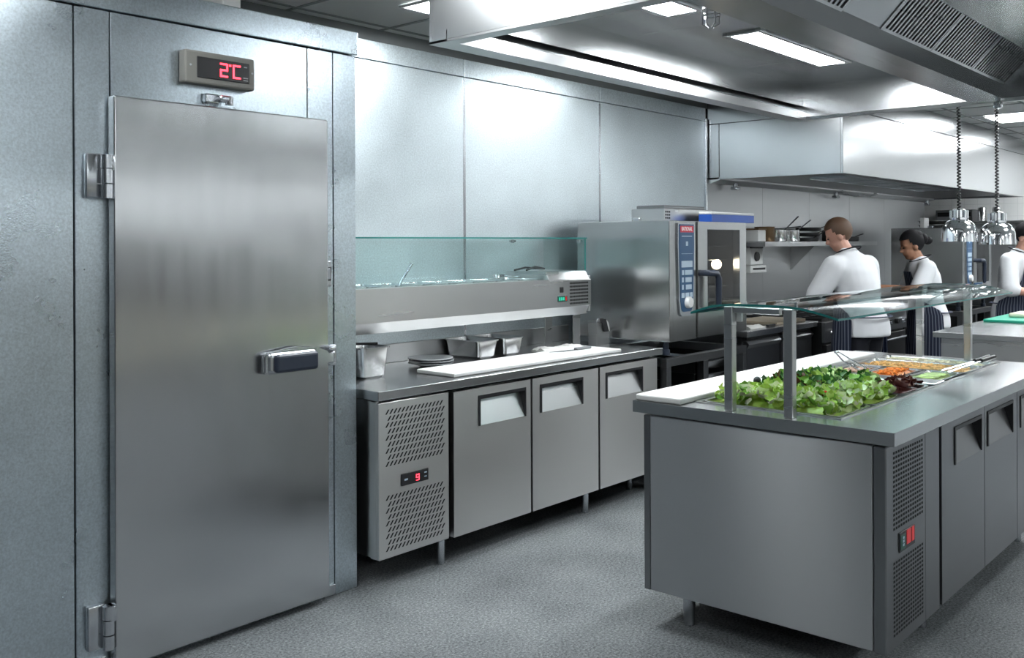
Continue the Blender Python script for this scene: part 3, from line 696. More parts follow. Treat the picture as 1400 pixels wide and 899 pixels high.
mb = MB(); mb.prism([(4.862, 1.02), (4.885, 1.0), (4.90, .945), (4.888, .945)], 'y', 3.49, 3.498, bev=.002); mb.build('side_flap', 'white_pl', t)

# ------------------------------------------------------------------ salad pans and what lies in them
PX = ((3.292, 3.607, 'light lettuce'), (3.622, 3.937, 'mixed lettuce'), (3.952, 4.267, 'dark leaves and cucumber'))
for k, (a, b, what) in enumerate(PX):
    pan('salad_pan', b-a-.016, .53, .12, ((a+b)/2, 1.635, .7615), 'long steel pan holding '+what+' in the salad island', 'pans in the salad island')
small = []
for (y0, y1, what) in ((1.735, 1.905, 'pink diced filling'), (1.552, 1.722, 'grated carrot'), (1.368, 1.538, 'pale green filling')):
    pan('salad_pan', .31, y1-y0-.018, .12, (4.60, (y0+y1)/2, .7615), 'small steel pan holding '+what+' in the salad island', 'pans in the salad island')
pan('salad_pan', .28, .53, .12, (4.925, 1.635, .7615), 'long steel pan holding shredded orange filling in the salad island', 'pans in the salad island')
pan('salad_pan', .17, .53, .12, (5.175, 1.635, .7615), 'narrow steel pan holding pale slaw, last in the salad island', 'pans in the salad island')
MB().box(4.285, 4.425, WY0-.004, WY1+.004, .880, .886, .002, 1).box(4.345, 4.365, WY0, WY1, .886, .892, .002, 1)
tag(B(4.287, 4.425, WY0-.006, WY1+.006, .8795, .8865, .002, 1).build('divider_bar', 'steel'), 'flat steel divider bar between lettuce and small pans of island', 'bar')
LEAF = [plain('leaf_light', (.42, .60, .11), .45), plain('leaf_mid', (.20, .42, .05), .45), plain('leaf_pale', (.62, .74, .36), .5), plain('leaf_white', (.78, .82, .62), .5), plain('leaf_dark', (.035, .14, .02), .4), plain('leaf_red', (.10, .022, .02), .4), plain('leaf_brown', (.17, .06, .035), .45)]
for mt_ in LEAF[:4]:
    bs_ = mt_.node_tree.nodes['Principled BSDF']; bs_.inputs['Subsurface Weight'].default_value = .15; bs_.inputs['Subsurface Radius'].default_value = (.01, .02, .004)
rl = random.Random(11)
def leaf(bm, c, s, mi, tilt):
    n = 4
    R = Matrix.Rotation(rl.uniform(0, 2*PI), 4, 'Z') @ Matrix.Rotation(rl.uniform(-tilt, tilt), 4, 'X') @ Matrix.Rotation(rl.uniform(-tilt, tilt), 4, 'Y')
    cup = rl.uniform(.2, .9)*s; fr = rl.uniform(.10, .25)*s; ph = rl.uniform(0, 6)
    g_ = []
    for i in range(n+1):
        row = []
        for j in range(n+1):
            u, v = i/n*2-1, j/n*2-1
            wd = .75+.25*math.cos(u*1.4)
            rr = u*u+v*v
            z = cup*.5*rr+fr*math.sin(ph+5*u)*math.cos(4.2*v+ph)*rr*.7+rl.uniform(-.05, .05)*s
            q = Vector((u*s*(1-.12*rr)+rl.uniform(-.06, .06)*s, v*s*.75*wd*(1-.12*rr)+rl.uniform(-.06, .06)*s, z))
            row.append(bm.verts.new(Vector(c)+(R @ q)))
        g_.append(row)
    for i in range(n):
        for j in range(n):
            f = bm.faces.new((g_[i][j], g_[i+1][j], g_[i+1][j+1], g_[i][j+1])); f.material_index = mi; f.smooth = True
def heap(name, label, x0, x1, y0, y1, zb, h, n, cols, s0, s1, tilt=.9, base=0):
    mb = MB(); nx, ny = 12, 12
    hh = lambda u, v: zb+h*(max(0., 1-abs(2*u-1)**4)*max(0., 1-abs(2*v-1)**4))**.5
    gr = [[mb.bm.verts.new((x0+(x1-x0)*i/nx, y0+(y1-y0)*j/ny, hh(i/nx, j/ny)-.012)) for j in range(ny+1)] for i in range(nx+1)]
    for i in range(nx):
        for j in range(ny):
            f = mb.bm.faces.new((gr[i][j], gr[i+1][j], gr[i+1][j+1], gr[i][j+1])); f.smooth = True; f.material_index = base
    for k in range(n):
        u, v = rl.random(), rl.random()
        s = rl.uniform(s0, s1)
        x = min(max(x0+(x1-x0)*u, x0+s*.55), x1-s*.55); y = min(max(y0+(y1-y0)*v, y0+s*.55), y1-s*.55)
        leaf(mb.bm, (x, y, hh((x-x0)/(x1-x0), (y-y0)/(y1-y0))+rl.uniform(-.006, .018)), s, rl.choice(cols), tilt)
    o = mb.build(name, LEAF); return tag(o, label, 'salad', None, 'stuff')
heap('lettuce_leaves', 'heap of light green lettuce at the open end of the island', 3.315, 3.585, 1.385, 1.885, .866, .045, 300, [0, 0, 1, 0, 2, 2, 3, 3], .016, .036, 1.0, 0)
heap('lettuce_leaves', 'pale curly lettuce heaped in front beside the red leaves', 3.645, 3.915, 1.385, 1.585, .866, .042, 130, [0, 2, 2, 3, 3, 0], .016, .034, 1.0, 0)
heap('salad_leaves', 'dark green salad leaves with brown bits behind the pale lettuce', 3.645, 3.915, 1.628, 1.885, .866, .045, 130, [4, 4, 1, 1, 4, 6, 0], .02, .04, .9, 4)
heap('red_leaves', 'dark red salad leaves heaped at the near corner of pan', 3.975, 4.245, 1.385, 1.495, .866, .028, 60, [5, 5, 5, 6], .018, .032, .8, 5)
heap('salad_leaves', 'dark green leaves with pale corn at far end of pan', 3.975, 4.245, 1.54, 1.885, .866, .035, 130, [4, 4, 1, 4, 2, 0], .016, .034, .9, 4)
def bits(name, label, x0, x1, y0, y1, zb, h, n, col, kind='stick', ln=.035, r=.003):
    mb = MB(); nx, ny = 8, 8
    cs = [plain(name+'_a', col, .5), plain(name+'_b', tuple(min(1, c*1.35) for c in col), .5), plain(name+'_c', tuple(c*.72 for c in col), .5)]
    hh = lambda u, v: zb+h*(max(0., 1-abs(2*u-1)**3)*max(0., 1-abs(2*v-1)**3))**.5
    gr = [[mb.bm.verts.new((x0+(x1-x0)*i/nx, y0+(y1-y0)*j/ny, hh(i/nx, j/ny)-.003)) for j in range(ny+1)] for i in range(nx+1)]
    for i in range(nx):
        for j in range(ny): mb.bm.faces.new((gr[i][j], gr[i+1][j], gr[i+1][j+1], gr[i][j+1])).smooth = True
    for k in range(n):
        m_ = ln*.6+.004
        x, y = rl.uniform(x0+m_, x1-m_), rl.uniform(y0+m_, y1-m_); z = hh((x-x0)/(x1-x0), (y-y0)/(y1-y0)); a = rl.uniform(0, PI); q = Vector((math.cos(a), math.sin(a), rl.uniform(-.35, .35)))*ln*.5
        if kind == 'stick': mb.tube([Vector((x, y, z))-q, Vector((x, y, z+.002))+q*.1, Vector((x, y, z))+q], r, 5, mi=rl.randrange(3))
        else: mb.lathe((x, y, z), [(0, 0), (ln*.5, .0), (ln*.5, .004), (0, .005)], 10, mi=rl.randrange(3))
    return tag(mb.build(name, cs), label, 'filling', None, 'stuff')
bits('carrot', 'bright orange grated carrot in its small steel pan', 4.475, 4.725, 1.580, 1.695, .872, .016, 170, (.80, .22, .03))
bits('diced_filling', 'pale pinkish diced filling in a small pan behind the carrot', 4.475, 4.725, 1.762, 1.878, .866, .012, 110, (.55, .33, .25), 'disc', .018)
bits('sliced_cucumber', 'pale green sliced filling in small pan in front of carrot', 4.475, 4.725, 1.395, 1.511, .866, .015, 70, (.48, .58, .22), 'disc', .03)
bits('shredded_filling', 'pale orange shredded filling in the long pan beyond carrot', 4.80, 5.05, 1.385, 1.885, .866, .015, 220, (.70, .42, .17))
bits('slaw', 'pale cream slaw in the narrow pan at far end of island', 5.105, 5.245, 1.385, 1.885, .866, .012, 120, (.66, .62, .46))
red = plain('tomato_skin', (.55, .035, .015), .25)
tm = None
for k, (x, y, z, r, lab) in enumerate(((3.50, 1.50, .925, .014, 'red tomato piece on the light lettuce behind the right post'), (3.44, 1.66, .925, .013, 'red tomato piece on the light lettuce between the two nearer posts'), (3.56, 1.42, .905, .013, 'red tomato piece low at the edge of the light lettuce'))):
    if tm is None:
        tm = MB().ball((0, 0, 0), (1, 1, .8), u=14, v=9).build('tomato', red); o = tm
    else: o = tm.copy(); C.objects.link(o)
    o.location = (x, y, z); o.scale = (r, r, r); tag(o, lab, 'tomato', 'tomato pieces in the salad')
o = MB().ball((3.66, 1.86, .925), (.018, .015, .015)).build('olive', 'black'); tag(o, 'single black olive at the back edge of the light lettuce', 'olive')
tag(B(3.172, 5.17, 1.932, 2.138, .8755, .899, .006, 2).build('cutting_board', 'board'), 'long white cutting board along the far side of the salad island', 'cutting board')
def tongs(label, pts_a, pts_b, mat, hmat=None):
    t = thing('tongs', label, 'tongs', pts_a[0]); n_ = len(pts_a)
    for P5 in (pts_a, pts_b): MB().tube(P5, [.0045]+[.0055]*(n_-2)+[.009], 8, sq=.45).build('arm', mat, t)
    MB().tube([pts_a[0], pts_b[0]], .007, 10).build('hinge', mat, t)
    if hmat: 
        for P5 in (pts_a, pts_b): MB().tube([P5[0], P5[1]], .010, 10).build('grip', hmat, t)
    return t
tongs('shiny steel tongs leaning on white board across the small pans', [(4.70, 1.945, .945), (4.60, 1.83, .918), (4.50, 1.72, .897)], [(4.675, 1.95, .945), (4.56, 1.86, .916), (4.452, 1.745, .900)], 'dull_chrome')
tongs('steel tongs with dark grips across near rim of the long pan', [(5.06, 1.31, .935), (4.93, 1.335, .925), (4.62, 1.40, .8975)], [(5.055, 1.335, .935), (4.93, 1.365, .922), (4.66, 1.44, .8975)], 'dull_chrome', 'iron')

# ------------------------------------------------------------------ combi ovens
def combi_oven(x0, yf, z0, label, lit):
    W_, D_, H_ = .965, .70, .74
    t = thing('combi_oven', label, 'oven', (x0+W_/2, yf+D_/2, z0))
    bx = lambda a, b, c, d, e, f, *r, **k: B(x0+a, x0+b, yf+c, yf+d, z0+e, z0+f, *r, **k)
    mb = bx(0, .045, .0, D_, 0, H_, .004, 2)
    mb.box(x0+W_-.03, x0+W_, yf+.03, yf+D_, z0, z0+H_, .003, 1); mb.box(x0+.045, x0+W_-.03, yf+.05, yf+D_, z0+H_-.03, z0+H_); mb.box(x0+.045, x0+W_-.03, yf+.05, yf+D_, z0, z0+.05); mb.box(x0+.045, x0+W_-.03, yf+D_-.02, yf+D_, z0+.05, z0+H_-.03)
    mb.box(x0+.045, x0+.318, yf+.003, yf+.05, z0, z0+H_, .002, 1)
    mb.build('body', 'oven', t)
    bx(.322, .345, .05, .60, .05, .71).build('cavity_wall', 'cavity', t)
    bx(.345, .93, .66, .68, .05, .71).build('cavity_wall', 'cavity', t)
    bx(.923, .93, .05, .66, .05, .71).build('cavity_wall', 'cavity', t)
    # control strip
    f = [(.085, .725), (.285, .725), (.288, .60), (.275, .25), (.262, .165), (.24, .15), (.13, .15), (.108, .165), (.095, .25), (.082, .60)]
    MB().prism([(x0+a, z0+b) for a, b in f], 'y', yf-.008, yf+.004, bev=.002).build('panel_surround', 'dull_chrome', t)
    f = [(.10, .718), (.27, .718), (.273, .60), (.260, .25), (.245, .19), (.228, .178), (.142, .178), (.125, .19), (.11, .25), (.097, .60)]
    cp = MB().prism([(x0+a, z0+b) for a, b in f], 'y', yf-.011, yf-.006, bev=.001).build('control_panel', 'blue_panel', t)
    bx(.107, .262, -.0125, -.0105, .668, .708, .001, 1).build('name_plate', 'red_plate', cp)
    cu = bpy.data.curves.new('lettering', 'FONT'); cu.body = 'RATIONAL'; cu.size = .036; cu.align_x = 'CENTER'; cu.align_y = 'CENTER'; cu.extrude = .0004; cu.space_character = .9
    to = bpy.data.objects.new('tmp', cu); C.objects.link(to); me = bpy.data.meshes.new_from_object(to.evaluated_get(bpy.context.evaluated_depsgraph_get())); bpy.data.objects.remove(to)
    me.materials.clear(); me.materials.append(M['white_ink']); to = bpy.data.objects.new('lettering', me); C.objects.link(to); to.rotation_euler = (PI/2, 0, 0); to.scale = (.78, 1, 1)
    to.location = wmat(t).inverted() @ Vector((x0+.184, yf-.0130, z0+.688)); to.parent = cp
    bx(.125, .245, -.0118, -.0105, .642, .647).build('key', 'icon', cp)
    bx(.172, .198, -.0122, -.0105, .585, .612, .004, 1).build('key', 'icon', cp)
    bx(.12, .25, -.0115, -.0105, .535, .537).build('divider', 'icon', cp)
    for r, (za, zb_, cols) in enumerate(((.452, .492, ((.12, .25),)), (.405, .435, ((.125, .15), (.16, .25))), (.36, .39, ((.125, .145), (.165, .24))), (.315, .345, ((.125, .145), (.17, .24))), (.265, .295, ((.12, .155), (.165, .21), (.218, .25))))):
        for (a, b) in cols: bx(a, b, -.0122, -.0105, za, zb_, .003, 1).build('key', 'icon', cp)
    k = MB().lathe((x0+.190, yf-.011, z0+.235), [(.037, -.0), (.036, -.018), (.030, -.026), (.0, -.027)], 24, axis='y').build('selector_knob', 'white_pl', t)
    # door with window
    d = MB(); y0, y1 = yf-.006, yf+.04
    a0, a1, w0, w1, zw0, zw1 = x0+.327, x0+W_, x0+.452, x0+.868, z0+.19, z0+.685
    d.box(a0, w0, y0, y1, z0+.006, z0+H_-.004).box(w1, a1, y0, y1, z0+.006, z0+H_-.004).box(w0, w1, y0, y1, z0+.006, zw0).box(w0, w1, y0, y1, zw1, z0+H_-.004)
    d = d.build('door', 'oven', t)
    B(w0-.004, w1+.004, y0-.002, y0+.004, zw0-.004, zw1+.004).build('window', 'oven_glass', d)
    hb = MB(); hb.tube([(a0+.035, y0+.004, z0+.412), (a0+.035, y0-.055, z0+.412), (a0+.12, y0-.065, z0+.408), (a0+.145, y0-.065, z0+.375), (a0+.145, y0-.065, z0+.20), (a0+.14, y0-.06, z0+.182)], [.02, .02, .02, .021, .018, .012], 12); hb.build('handle', 'navy_plastic', d)
    B(a0+.02, a0+.30, y0-.006, y0+.001, z0+.165, z0+.183, .002, 1).build('trim', 'blue_panel', d)
    for q in range(6):
        zz = z0+.13+q*.09; mb = MB()
        mb.tube([(x0+.36, yf+.08, zz), (x0+.92, yf+.08, zz)], .004, 6).tube([(x0+.36, yf+.60, zz), (x0+.92, yf+.60, zz)], .004, 6)
        for i in range(9): mb.tube([(x0+.38+.065*i, yf+.08, zz), (x0+.38+.065*i, yf+.60, zz)], .0025, 6)
        mb.build('rack', 'dull_chrome', t)
    if lit:
        MB().ball((x0+.722, yf+.085, z0+.459), .034).build('lamp_bulb', 'bulb', t)
    for (fx, fy) in ((.05, .06), (.90, .06), (.05, .62), (.90, .62)):
        MB().lathe((x0+fx, yf+fy, z0-.082), [(.026, 0), (.026, .03), (.018, .034), (.018, .082)], 16).build('foot', 'dull_chrome' if fy > .3 else 'navy_plastic', t)
    bx(.2, .23, .35, .40, H_, H_+.025, .004, 1).build('vent_stub', 'dull_chrome', t)
    return t
combi_oven(4.97, 3.10, .893, 'stainless combi oven with lit window standing at end of wall counter', True)
combi_oven(9.99, 2.87, .893, 'far combi oven behind the woman, beyond the cooking ranges', False)
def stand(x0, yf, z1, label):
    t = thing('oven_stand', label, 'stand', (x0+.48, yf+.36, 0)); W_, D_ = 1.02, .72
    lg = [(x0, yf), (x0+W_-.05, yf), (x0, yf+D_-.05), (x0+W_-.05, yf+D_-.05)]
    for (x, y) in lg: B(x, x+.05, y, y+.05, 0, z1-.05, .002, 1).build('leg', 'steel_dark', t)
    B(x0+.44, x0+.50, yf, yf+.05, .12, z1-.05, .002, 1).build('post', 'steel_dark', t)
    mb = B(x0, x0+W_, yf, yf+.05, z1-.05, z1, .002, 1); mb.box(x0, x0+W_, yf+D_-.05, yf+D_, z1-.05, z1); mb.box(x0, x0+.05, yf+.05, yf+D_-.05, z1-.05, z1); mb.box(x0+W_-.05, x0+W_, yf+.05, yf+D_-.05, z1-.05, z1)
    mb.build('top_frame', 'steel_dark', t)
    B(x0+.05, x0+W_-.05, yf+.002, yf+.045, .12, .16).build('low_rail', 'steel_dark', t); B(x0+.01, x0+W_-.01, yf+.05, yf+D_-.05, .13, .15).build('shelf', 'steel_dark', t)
    B(x0+.05, x0+W_-.05, yf+D_-.04, yf+D_-.03, .15, z1-.05).build('back_panel', 'hole', t)  # added dark sheet, paints the black shade under the oven
    for xx in (x0+.06, x0+.42, x0+.52, x0+W_-.08):
        mb = MB()
        for q in range(6): mb.box(xx, xx+.02, yf+.06, yf+D_-.06, .22+q*.085, .225+q*.085)
        mb.box(xx+.008, xx+.012, yf+.06, yf+D_-.06, .2, z1-.05); mb.build('tray_runner', 'iron', t)
    return t
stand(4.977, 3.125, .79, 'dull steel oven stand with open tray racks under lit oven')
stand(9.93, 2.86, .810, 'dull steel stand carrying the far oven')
o = pan('oven_tray', .30, .48, .06, (5.70, 3.45, .566), 'shallow steel tray on runners in the stand under lit oven'); o['category'] = 'tray'
o = pan('oven_tray', .30, .48, .06, (5.70, 3.45, .651), 'upper shallow steel tray in the stand under lit oven'); o['category'] = 'tray'

# on top of the lit oven
t = thing('tray_box', 'grey metal lidded box lying on top of lit oven', 'box', (5.5, 3.5, 1.634))
B(5.33, 5.95, 3.36, 3.62, 1.6335, 1.722, .004, 2).build('body', 'steel', t); B(5.36, 5.88, 3.38, 3.60, 1.722, 1.745, .006, 2).build('lid', 'steel_dark', t)
mb = MB(); slots_square(mb, 5.335, 5.40, 1.65, 1.71, 3.3594, 3, 3); mb.build('vent_slots', 'hole', t)
t = thing('foil_box', 'blue and white cardboard box lying over right end of lit oven', 'box', (5.95, 3.25, 1.634))
B(5.66, 6.26, 3.20, 3.30, 1.634, 1.686, .002, 1).build('carton', 'blue_box', t); B(5.66, 6.26, 3.198, 3.302, 1.686, 1.702, .003, 1).build('flap', 'white_pl', t)

# ------------------------------------------------------------------ cook line
t = thing('drawer_counter', 'low stainless counter with sloping drawer fronts right of lit oven', 'counter', (6.67, 3.5, 0))
B(6.10, 7.27, 3.17, 3.875, .83, .872, .003, 2).build('worktop', 'top', t)
B(6.13, 7.25, 3.24, 3.86, .11, .83).build('carcass', 'steel_dark', t)
for (a, b) in ((6.15, 6.66), (6.70, 7.23)):
    MB().prism([(3.205, .13), (3.205, .745), (3.185, .775), (3.21, .80), (3.238, .80), (3.238, .13)], 'x', a, b, bev=.002).build('drawer_front', 'steel_dark', t)
    B(a+.01, b-.01, 3.21, 3.239, .802, .825).build('finger_gap', 'hole', t)
for x in (6.2, 7.2):
    for y in (3.29, 3.8): leg(t, x, y, .12)
tag(B(6.72, 7.22, 3.25, 3.62, .873, .893, .004, 2).build('chopping_board', plain('beige_board', (.52, .44, .32), .5)), 'beige chopping board under the hands of the nearer cook', 'chopping board')  # tan slab added in place of a reflection on the worktop
mb = MB(); vs = [[mb.bm.verts.new((6.28+.22*i/10, 3.24+.10*j/6, .8735+.004+.018*math.sin(PI*j/6)*(.6+.4*math.sin(i*1.1+j)))) for j in range(7)] for i in range(11)]
bs = [[mb.bm.verts.new((v.co.x, v.co.y, .8725)) for v in r] for r in vs]
for i in range(10):
    for j in range(6): mb.bm.faces.new((vs[i][j], vs[i+1][j], vs[i+1][j+1], vs[i][j+1])).smooth = True; mb.bm.faces.new((bs[i][j], bs[i][j+1], bs[i+1][j+1], bs[i+1][j]))
for i in range(10):
    for j in (0, 6): mb.bm.faces.new((vs[i][j], vs[i+1][j], bs[i+1][j], bs[i][j]))
for j in range(6):
    for i in (0, 10): mb.bm.faces.new((vs[i][j], vs[i][j+1], bs[i][j+1], bs[i][j]))
bmesh.ops.recalc_face_normals(mb.bm, faces=mb.bm.faces)
tag(mb.build('towel', 'cloth'), 'folded white cloth on the drawer counter right of lit oven', 'towel')
t = thing('knife', 'dark handled knife beside the white cloth on drawer counter', 'knife', (6.6, 3.28, .873))
MB().prism([(6.40+.16, 3.27), (6.72, 3.255), (6.72, 3.235), (6.60, 3.245)], 'z', .873, .875).build('blade', 'dull_chrome', t) if False else None
B(6.52, 6.64, 3.22, 3.245, .873, .889, .005, 2).build('handle', 'iron', t); MB().prism([(6.64, 3.222), (6.70, 3.224), (6.712, 3.24), (6.64, 3.243)], 'z', .878, .880).build('blade', 'dull_chrome', t)
def cooker(x0, x1, label):
    t = thing('range_cooker', label, 'cooker', ((x0+x1)/2, 3.5, 0)); yf = 3.12
    B(x0, x1, yf+.03, 3.88, .12, .86, .003, 1).build('body', 'iron', t)
    B(x0, x1, yf, yf+.03, .70, .86, .004, 2).build('control_strip', 'steel_dark', t)
    n = 5
    for k in range(n):
        x = x0+.12+k*(x1-x0-.24)/(n-1); MB().lathe((x, yf, .775), [(.026, 0), (.024, -.02), (.019, -.032), (.0, -.033)], 16, axis='y').build('knob', 'iron' if k % 2 else 'dull_chrome', t)
    d = B(x0+.03, x1-.03, yf+.002, yf+.03, .18, .68, .004, 1).build('oven_door', 'iron', t)
    MB().tube([(x0+.12, yf+.002, .63), (x0+.12, yf-.045, .63), (x1-.12, yf-.045, .63), (x1-.12, yf+.002, .63)], .011, 10).build('handle', 'dull_chrome', d)
    mb = MB()
    for k in range(7): xx = x0+.06+k*(x1-x0-.12)/6; mb.box(xx-.008, xx+.008, yf+.05, 3.84, .86, .885)
    for k in range(4): yy = yf+.06+k*.22; mb.box(x0+.05, x1-.05, yy-.008, yy+.008, .86, .883)
    mb.build('pan_grid', 'iron', t)
    for x in (x0+.06, x1-.06):
        for y in (yf+.08, 3.82): leg(t, x, y, .12)
cooker(7.29, 8.20, 'black range cooker hidden behind the nearer cook'); cooker(8.22, 9.13, 'black range cooker in front of the woman cook'); cooker(9.15, 9.90, 'black range cooker next to the far oven stand')
t = thing('wall_dispenser', 'white control box with dark round dial on wall right of lit oven', 'control box', (7.55, 3.896, 1.35))
B(7.43, 7.655, 3.83, 3.8955, 1.305, 1.455, .008, 2).build('case', 'white_pl', t); B(7.41, 7.70, 3.82, 3.8955, 1.235, 1.298, .006, 2).build('lower_case', 'white_pl', t)
MB().lathe((7.53, 3.83, 1.375), [(.042, 0), (.038, -.016), (0, -.018)], 20, axis='y').build('dial', 'black', t); B(7.43, 7.655, 3.826, 3.84, 1.445, 1.458, .003).build('cap', 'iron', t); B(7.45, 7.67, 3.817, 3.822, 1.262, 1.278).build('slot', 'black', t)
t = thing('wall_shelf', 'long stainless wall shelf carrying pots above the cooking line', 'shelf', (8.6, 3.75, 1.48))
mb = B(7.27, 9.74, 3.62, 3.8955, 1.496, 1.502); mb.box(7.27, 9.74, 3.618, 3.624, 1.462, 1.502); mb.build('board', 'steel', t)
for x in (8.33, 9.45): MB().prism([(3.8955, 1.494), (3.65, 1.494), (3.65, 1.475), (3.875, 1.255), (3.8955, 1.24)], 'x', x, x+.006).build('bracket', 'steel', t)
def saucepan(x, y, r, h, mat, label, hang, tilt, rest=1.5025, kind='saucepan'):
    t = thing(kind, label, kind.replace('_', ' '), (x, y, rest), 0, 'pots on the wall shelf')
    MB().lathe((x, y, rest), [(.0, 0), (r*.94, 0), (r, .01), (r, h), (r+.004, h+.002), (r-.003, h+.001), (r-.004, .012), (.0, .006)], 24).build('bowl', mat, t)
    c, s_ = math.cos(hang), math.sin(hang); z = rest+h*.85; L = .22
    MB().tube([(x+c*(r-.002), y+s_*(r-.002), z), (x+c*(r+.04), y+s_*(r+.04), z+.04*tilt), (x+c*(r+L), y+s_*(r+L), z+L*tilt)], [.010, .007, .010], 8, sq=.5).build('handle', 'iron' if mat == 'iron' else 'dull_chrome', t)
    return t
t = thing('container', 'pale square tub at the left end of the pot shelf', 'tub', (7.36, 3.76, 1.5025)); B(7.29, 7.43, 3.69, 3.83, 1.5025, 1.60, .008).build('body', 'white_pl', t); B(7.285, 7.435, 3.685, 3.835, 1.60, 1.613, .003).build('lid', 'copper', t)
saucepan(7.545, 3.76, .085, .125, 'copper', 'browned pot between pale tub and steel saucepans on shelf', -.9, .1)
saucepan(7.76, 3.76, .092, .10, 'pan', 'steel saucepan with handle pointing up, beside the browned pot', -.2, .62)
saucepan(8.02, 3.76, .092, .10, 'pan', 'steel saucepan with handle pointing up, second from browned pot', -.2, .5)
for k in range(3): saucepan(8.36+k*.03, 3.76, .115, .030, 'iron', ('lowest', 'middle', 'topmost')[k]+' of the stacked black frying pans on the shelf', -.1-.25*k, .3, 1.5025+k*.048, 'frying_pan')
saucepan(8.97, 3.76, .10, .10, 'iron', 'black pot behind the head of the nearer cook on shelf', -.1, .45)
saucepan(9.30, 3.76, .12, .045, 'iron', 'black frying pan near the right end of the pot shelf', -.1, .16, 1.5025, 'frying_pan')
# on the far oven and the far shelf
for k, (x0, x1, z0, z1, mt_, lab) in enumerate(((10.35, 10.85, 1.634, 1.67, 'pan', 'stacked trays on top of the far oven'),)):
    o = pan('oven_tray', .46, .36, .04, (10.62, 3.25, 1.6345), 'lower shallow tray lying on top of the far oven', 'trays on the far oven'); o['category'] = 'tray'
    o = pan('oven_tray', .46, .36, .04, (10.62, 3.25, 1.676), 'upper shallow tray lying on top of the far oven', 'trays on the far oven'); o['category'] = 'tray'
tag(B(10.12, 10.27, 3.28, 3.32, 1.634, 1.74, .004).build('clipboard', 'white_pl'), 'pale upright plate standing on far oven beside the trays', 'plate')
t = thing('end_shelf', 'long steel shelf on the white tiled end wall', 'shelf', (12.4, 3.3, 1.7)); B(12.25, 12.588, 1.2, 3.86, 1.715, 1.74, .003).build('board', 'steel', t)
for y in (1.5, 2.8, 3.8): MB().prism([(12.588, 1.714), (12.28, 1.714), (12.588, 1.5)], 'y', y, y+.006).build('bracket', 'steel', t)
t = thing('crate', 'dark grey crate standing on shelf of the white end wall', 'crate', (12.4, 3.9, 1.741)); mb = B(12.28, 12.55, 3.42, 3.84, 1.741, 1.76); mb.box(12.28, 12.29, 3.42, 3.84, 1.76, 1.88).box(12.54, 12.55, 3.42, 3.84, 1.76, 1.88).box(12.29, 12.54, 3.42, 3.43, 1.76, 1.88).box(12.29, 12.54, 3.83, 3.84, 1.76, 1.88); mb.build('body', 'steel_dark', t)
mb = B(12.276, 12.28, 3.44, 3.82, 1.80, 1.85); mb.build('front_opening', 'hole', t)
for k, (y, lab) in enumerate(((3.34, 'steel canister next to the crate on the end shelf'), (3.18, 'steel canister second from the crate on the end shelf'))):
    tag(MB().lathe((12.40, y, 1.7405), [(0, 0), (.05, 0), (.05, .15), (.042, .165), (.02, .172), (0, .172)], 18).build('canister', 'pan'), lab, 'canister', 'canisters on the end shelf')
t = thing('end_counter', 'steel counter along the white end wall behind the far oven', 'counter', (12.2, 2.5, 0)); B(11.85, 12.598, .8, 3.86, .86, .90, .003).build('worktop', 'steel', t); B(11.9, 12.598, .85, 3.82, .12, .86).build('cabinet', 'steel_dark', t); 
B(12.59, 12.5995, .8, 3.86, .90, 1.71).build('splashback', 'clad', t)
for (x, y) in ((11.95, .9), (12.5, .9), (11.95, 3.8), (12.5, 3.8)): leg(t, x, y, .12)

# ------------------------------------------------------------------ serving counter with heat lamps
t = thing('pass_counter', 'grey steel counter with green board under the two heat lamps', 'counter', (8.5, 1.6, 0))
B(6.607, 10.4, 1.10, 2.09, .862, .90, .003, 2).build('worktop', 'top', t)
B(6.65, 10.36, 1.14, 2.05, .12, .86, .003, 1).build('cabinet', 'steel', t)
for x in (6.75, 8.5, 10.25):
    for y in (1.22, 1.97): leg(t, x, y, .122)
tag(B(7.62, 8.30, 1.72, 2.05, .901, .921, .004, 2).build('cutting_board', 'green_board'), 'green cutting board on the counter under the heat lamps', 'cutting board')
t = thing('bread_packet', 'pale wrapped packet lying on the green cutting board', 'packet', (8.1, 1.85, .922)); B(7.90, 8.22, 1.76, 1.95, .9215, .955, .014, 3).build('wrap', plain('pale_wrap', (.62, .60, .48), .35), t); B(7.92, 8.0, 1.755, 1.9, .945, .958, .004).build('label_strip', 'white_pl', t)
def heat_lamp(x, y, z, label):
    t = thing('heat_lamp', label, 'heat lamp', (x, y, z), 0, None)
    R_ = .118
    MB().lathe((x, y, z), [(R_, 0), (R_*.985, .02), (R_*.965, .055), (R_*.93, .085), (R_*.84, .113), (R_*.66, .136), (.05, .149), (.05, .152), (.046, .148), (R_*.64, .131), (R_*.82, .108), (R_*.91, .081), (R_*.945, .052), (R_*.98, .002)], 40).build('dome', 'chrome', t)
    MB().lathe((x, y, z), [(.058, .148), (.058, .162), (.042, .166), (.042, .215), (.03, .222), (.012, .224)], 28).build('neck', 'chrome', t)
    for k in range(6):
        a = k*PI/3; MB().tube([(x+.052*math.cos(a), y+.052*math.sin(a), z+.16), (x+.052*math.cos(a), y+.052*math.sin(a), z+.212)], .010, 10).build('cooling_post', 'chrome', t)
    MB().ball((x, y, z+.07), (.04, .04, .05)).build('bulb', 'white_pl', t)
    pts = []; z0, z1 = z+.22, ZC-.03; turns = int((z1-z0)/.022)
    for i in range(turns*8+1):
        a = i*2*PI/8; pts.append((x+.010*math.cos(a), y+.010*math.sin(a), z0+(z1-z0)*i/(turns*8)))
    MB().tube(pts, .0052, 6).build('coiled_cord', 'black', t)
    MB().lathe((x, y, ZC-.036), [(.03, 0), (.05, .02), (.05, .0325)], 20).build('ceiling_rose', 'dull_chrome', t)
heat_lamp(6.89, 2.003, 1.497, 'chrome dome heat lamp on coiled cord, nearer the woman cook')
